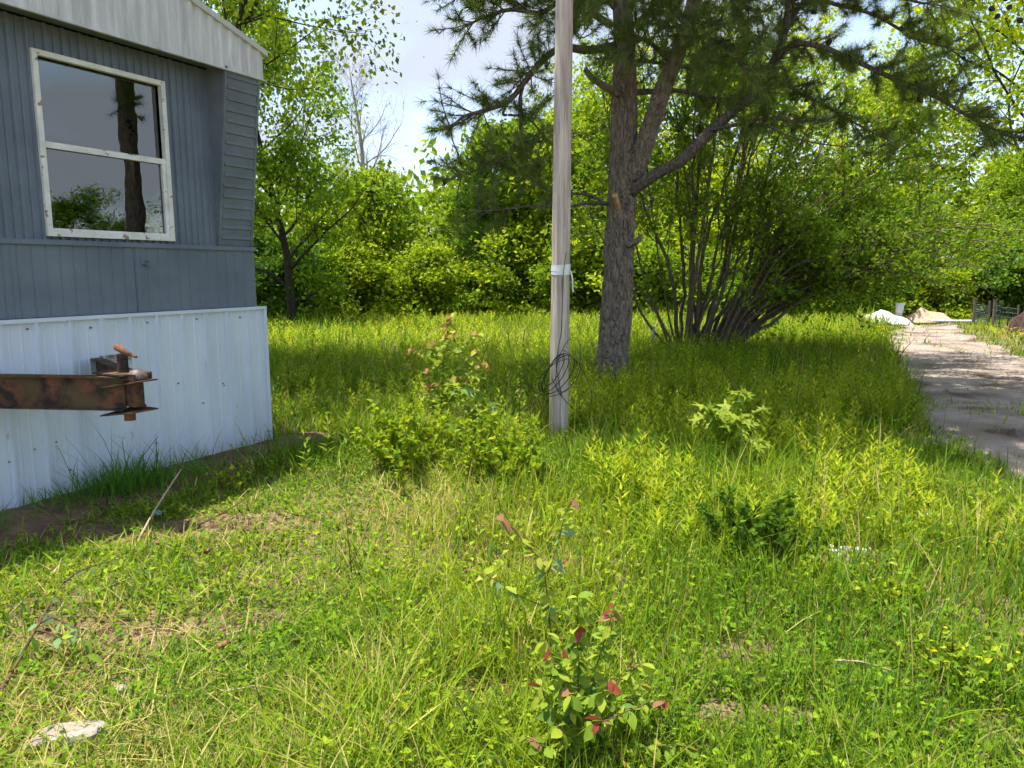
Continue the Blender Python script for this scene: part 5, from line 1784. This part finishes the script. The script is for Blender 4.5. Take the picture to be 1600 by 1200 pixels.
stick('dark leaning stem at the lower right foreground', [gnd(1330, 1170, .0), atd(1380, 1100, 2.6), atd(1425, 1045, 2.85)], 0.005, 'twig')


def rock(label, p, s, seed, mat='stone', cat='stone', group=None, lift=0.0):
    rg = np.random.default_rng(seed)
    nu, nv = 14, 9
    v = []
    for i in range(nv):
        ph = math.pi * i / (nv - 1)
        for j in range(nu):
            th = 2 * math.pi * j / nu
            d = np.array([math.sin(ph) * math.cos(th), math.sin(ph) * math.sin(th), math.cos(ph)])
            d = np.sign(d) * np.abs(d) ** 0.65
            k_ = 1 + 0.25 * (vnoise(d[0] * 2 + seed, d[1] * 2 + d[2] * 3, 1, seed % 9) - 0.5)
            v.append(d * k_ * np.array(s))
    q_ = [(i * nu + j, i * nu + (j + 1) % nu, (i + 1) * nu + (j + 1) % nu, (i + 1) * nu + j) for i in range(nv - 1) for j in range(nu)]
    o = MB().add(v, quads=[f[::-1] for f in q_]).build('stone', M[mat])
    o.location = (p[0], p[1], float(gz(p[0], p[1])) + s[2] * 0.55 + lift)
    o.rotation_euler = (rg.normal(0, .08), rg.normal(0, .08), rg.uniform(-.4, .4))
    tag(o, label, cat, group)
    return o


rock('flat pale slab of stone in the lower left corner', gnd(110, 1168), (0.115, 0.06, 0.032), 2)
rock('small brownish stone in the grass right of the skirting soil', gnd(393, 835), (0.04, 0.03, 0.03), 4, 'soil')
rock('white chip of stone at the right, in front of the driveway edge', gnd(1446, 815), (0.05, 0.035, 0.03), 6, 'white_stone', lift=0.02)
for k_, (px, py, s) in enumerate([(1292, 866, .03), (1303, 872, .022), (1318, 868, .026), (1342, 872, .032), (1355, 868, .02), (1330, 878, .018), (1310, 878, .02)]):
    rock('white stone chip in the small scatter right of the dark leafy clump', gnd(px, py, .02), (s * 1.2, s * .8, s * .8), 20 + k_, 'white_stone', group='scatter of white stone chips', lift=0.025)
rock('tiny white chip in the grass near the bottom right', gnd(1498, 1080), (0.022, 0.015, 0.012), 31, 'white_stone')
rock('small grey stone in the left foreground grass', gnd(190, 1088), (0.025, 0.02, 0.015), 33)


def curled(label, p, s, seed, mat='dead_leaf', name='dead_leaf', cat='leaf'):
    rg = np.random.default_rng(seed)
    v = []
    for i in range(6):
        for j in range(5):
            u, w = i / 5 - .5, j / 4 - .5
            wd_ = math.sin(math.pi * (i + .3) / 5.6)
            v.append((u * s, w * s * 0.7 * wd_, s * (0.9 * w * w + 0.3 * u * u + 0.08 * rg.normal())))
    q_ = [(i * 5 + j, i * 5 + j + 1, i * 5 + j + 6, i * 5 + j + 5) for i in range(5) for j in range(4)]
    o = MB().add(v, quads=q_).build(name, M[mat], smooth=True)
    so = o.modifiers.new('thickness', 'SOLIDIFY')
    so.thickness = 0.0015
    o.location = (p[0], p[1], float(gz(p[0], p[1])) + 0.05)
    o.rotation_euler = (rg.normal(0, .3), rg.normal(0, .3), rg.uniform(0, 6))
    tag(o, label, cat)


curled('curled orange brown dead leaf below the soil patch on the left', gnd(325, 882), 0.08, 1)
curled('brown curled dead leaf in the left foreground weeds', gnd(352, 1032), 0.055, 2)
curled('small orange dead leaf left of the larger curled one', gnd(247, 870), 0.05, 3)
curled('crumpled teal scrap of plastic beside the pale stick', gnd(247, 818), 0.09, 4, 'teal', 'plastic_scrap', 'litter')

# ------------------------------------------------------------------ far end of the driveway
def heap(name, label, cat, px, Y, w, d, h, seed, mat, folds=2.5):
    c0 = np.array([px_x(px, Y), Y])
    n = 8
    rg = np.random.default_rng(seed)
    v = []
    for i in range(n):
        for j in range(5):
            u, t = i / (n - 1) * 2 - 1, j / 4 * 2 - 1
            u += rg.normal(0, 0.05)
            t += rg.normal(0, 0.08)
            x, y = u * w / 2, t * d / 2
            e_ = max(0, 1 - abs(u) ** 2.6) * max(0, 1 - abs(t) ** 2)
            z = h * e_ * (0.35 + 0.9 * (1 - abs(2 * float(vnoise(u * folds + seed, t * 1.3, 1, seed % 7)) - 1))) + rg.uniform(-0.16, 0.16) * h * e_ + 0.02
            v.append((x + 0.1 * math.sin(seed + 3 * t), y, z))
    q_ = [(i * 5 + j, i * 5 + 5 + j, i * 5 + 6 + j, i * 5 + j + 1) for i in range(n - 1) for j in range(4)]
    o = MB().add(v, quads=q_).build(name, M[mat])
    so = o.modifiers.new('thickness', 'SOLIDIFY')
    so.thickness = 0.015
    o.location = (c0[0], c0[1], float(gz(c0[0], c0[1])))
    tag(o, label, cat)


heap('crumpled_sheet', 'crumpled white sheet dumped at the far end of the driveway', 'sheet', 1375, 22.9, 1.35, 0.9, 0.36, 3, 'white_sheet')
heap('tan_tarp', 'tan folded tarp heaped beside the white sheet', 'tarp', 1442, 23.8, 1.45, 1.0, 0.36, 5, 'tan_sheet', 2.2)
b_ = MB()
a = np.linspace(0, 6.283, 14, endpoint=False)
x0, Y0 = px_x(1396, 23.6), 23.6
pts = [(0, 0, 0.12), (0.01, 0, 0.3), (0.02, 0, 0.52)]
b_.tube(pts, [0.10, 0.115, 0.135], 14, cap=False)
o = b_.build('bucket', M['white_sheet'], smooth=True)
so = o.modifiers.new('thickness', 'SOLIDIFY')
so.thickness = 0.008
o.location = (x0, Y0, 0.1)
tag(o, 'pale bucket standing between white sheet and tan tarp', 'bucket')
o = MB().box(-0.65, 0.65, -0.2, 0.2, 0.02, 0.07).build('board', M['white_sheet'])
o.location = (px_x(1480, 23.0), 23.0, 0.05)
o.rotation_euler = (0, 0, -0.15)
tag(o, 'long white board lying below the tan tarp', 'board')

# wire fence: posts and mesh panels
f_lab = [('wooden_post', 1512, 22.5, 0.8, 'post_wood', 0.05, 'leftmost wooden post of the wire fence'),
         ('wooden_post', 1543, 21.2, 0.78, 'post_wood', 0.055, 'thick wooden post in the middle of the wire fence'),
         ('wooden_post', 1535, 21.4, 0.74, 'post_wood', 0.035, 'thinner wooden post touching the thick one'),
         ('steel_post', 1552, 20.9, 0.78, 'post_green', 0.016, 'thin dark steel post just right of the thick wooden one'),
         ('steel_post', 1565, 20.6, 0.72, 'post_green', 0.016, 'thin dark steel post left of the junk pile'),
         ('wooden_post', 1580, 19.9, 0.72, 'post_wood', 0.03, 'grey wooden post beside the junk pile')]
fp = []
for nm, px, Y_, h, mt, r_, lab in f_lab:
    x = px_x(px, Y_)
    z0 = float(gz(x, Y_))
    o = MB().tube([(0, 0, -0.1), (0.01, 0, h * 0.5), (0.0, 0.01, h)], [r_ * 1.05, r_, r_ * 0.95], 9 if r_ > 0.02 else 6).build(nm, M[mt], smooth=False)
    o.location = (x, Y_, z0)
    tag(o, lab, 'fence post')
    fp.append((x, Y_, h))
fe = thing('wire_fence', 'green wire mesh fence strung between the posts at the driveway end', 'fence', (fp[0][0], fp[0][1], 0))
for a_, b_ in ((0, 2), (1, 3), (3, 4), (4, 5)):
    A_, B_ = np.array(fp[a_]), np.array(fp[b_])
    wm_ = MB()
    n_ = 12 if a_ == 0 else 6
    hh = 0.85 * min(A_[2], B_[2])
    for t in np.linspace(0, 1, n_ + 1):
        p = A_[:2] + (B_[:2] - A_[:2]) * t
        wm_.tube([(p[0] - fp[0][0], p[1] - fp[0][1] - 0.03, 0.05), (p[0] - fp[0][0], p[1] - fp[0][1] - 0.03, hh)], 0.0035, 3, cap=False)
    for z in np.linspace(0.1, hh, 11 if a_ == 0 else 5):
        wm_.tube([(A_[0] - fp[0][0], A_[1] - fp[0][1] - 0.03, z), (B_[0] - fp[0][0], B_[1] - fp[0][1] - 0.03, z)], 0.0035, 3, cap=False)
    wm_.build('mesh_panel', M['wire'], fe)
heap('junk_pile', 'dark pile of junk at the right edge by the fence', 'junk', 1603, 19.6, 0.9, 0.8, 0.75, 9, 'junk', 4.0)
heap('crumpled_sheet', 'small white scrap lying on the junk pile side', 'sheet', 1607, 19.0, 0.5, 0.3, 0.25, 13, 'white_sheet')

# metal stake beside the pine
sx0 = px_x(1019, 13.5)
o = MB().box(-0.018, 0.018, -0.018, 0.018, -0.1, 0.62).build('metal_stake', M['galv'])
bevel(o, 0.004)
o.location = (sx0, 13.5, 0)
tag(o, 'thin grey metal stake between the pine and the shrub', 'stake')

# pale shed glimpsed through the trees
shx = px_x(1448, 33.5)
shed = thing('shed', 'pale shed glimpsed through the trees beyond the tan tarp', 'shed', (shx, 33.5, 0), -0.2)
MB().box(-1.6, 1.6, 0, 2.2, 0, 2.1).build('wall', M['shed'], shed)
MB().add([(-1.8, -.2, 2.1), (1.8, -.2, 2.1), (1.8, 2.4, 2.1), (-1.8, 2.4, 2.1), (-1.8, 1.1, 2.7), (1.8, 1.1, 2.7)], quads=[(0, 1, 5, 4), (2, 3, 4, 5)], tris=[(0, 4, 3), (1, 2, 5)]).build('roof', M['roof'], shed)
wf = MB()
for t in range(6):
    wf.box(-0.6 + t * 0.2, -0.575 + t * 0.2, -0.05, -0.01, 1.0, 1.95)
for t in range(5):
    wf.box(-0.574, 0.4, -0.045, -0.015, 1.0 + t * 0.23, 1.025 + t * 0.23)
wn = wf.build('window', M['post_wood'], shed)
MB().box(-0.6, 0.42, -0.012, -0.008, 1.0, 1.95).build('pane', M['glass'], wn)
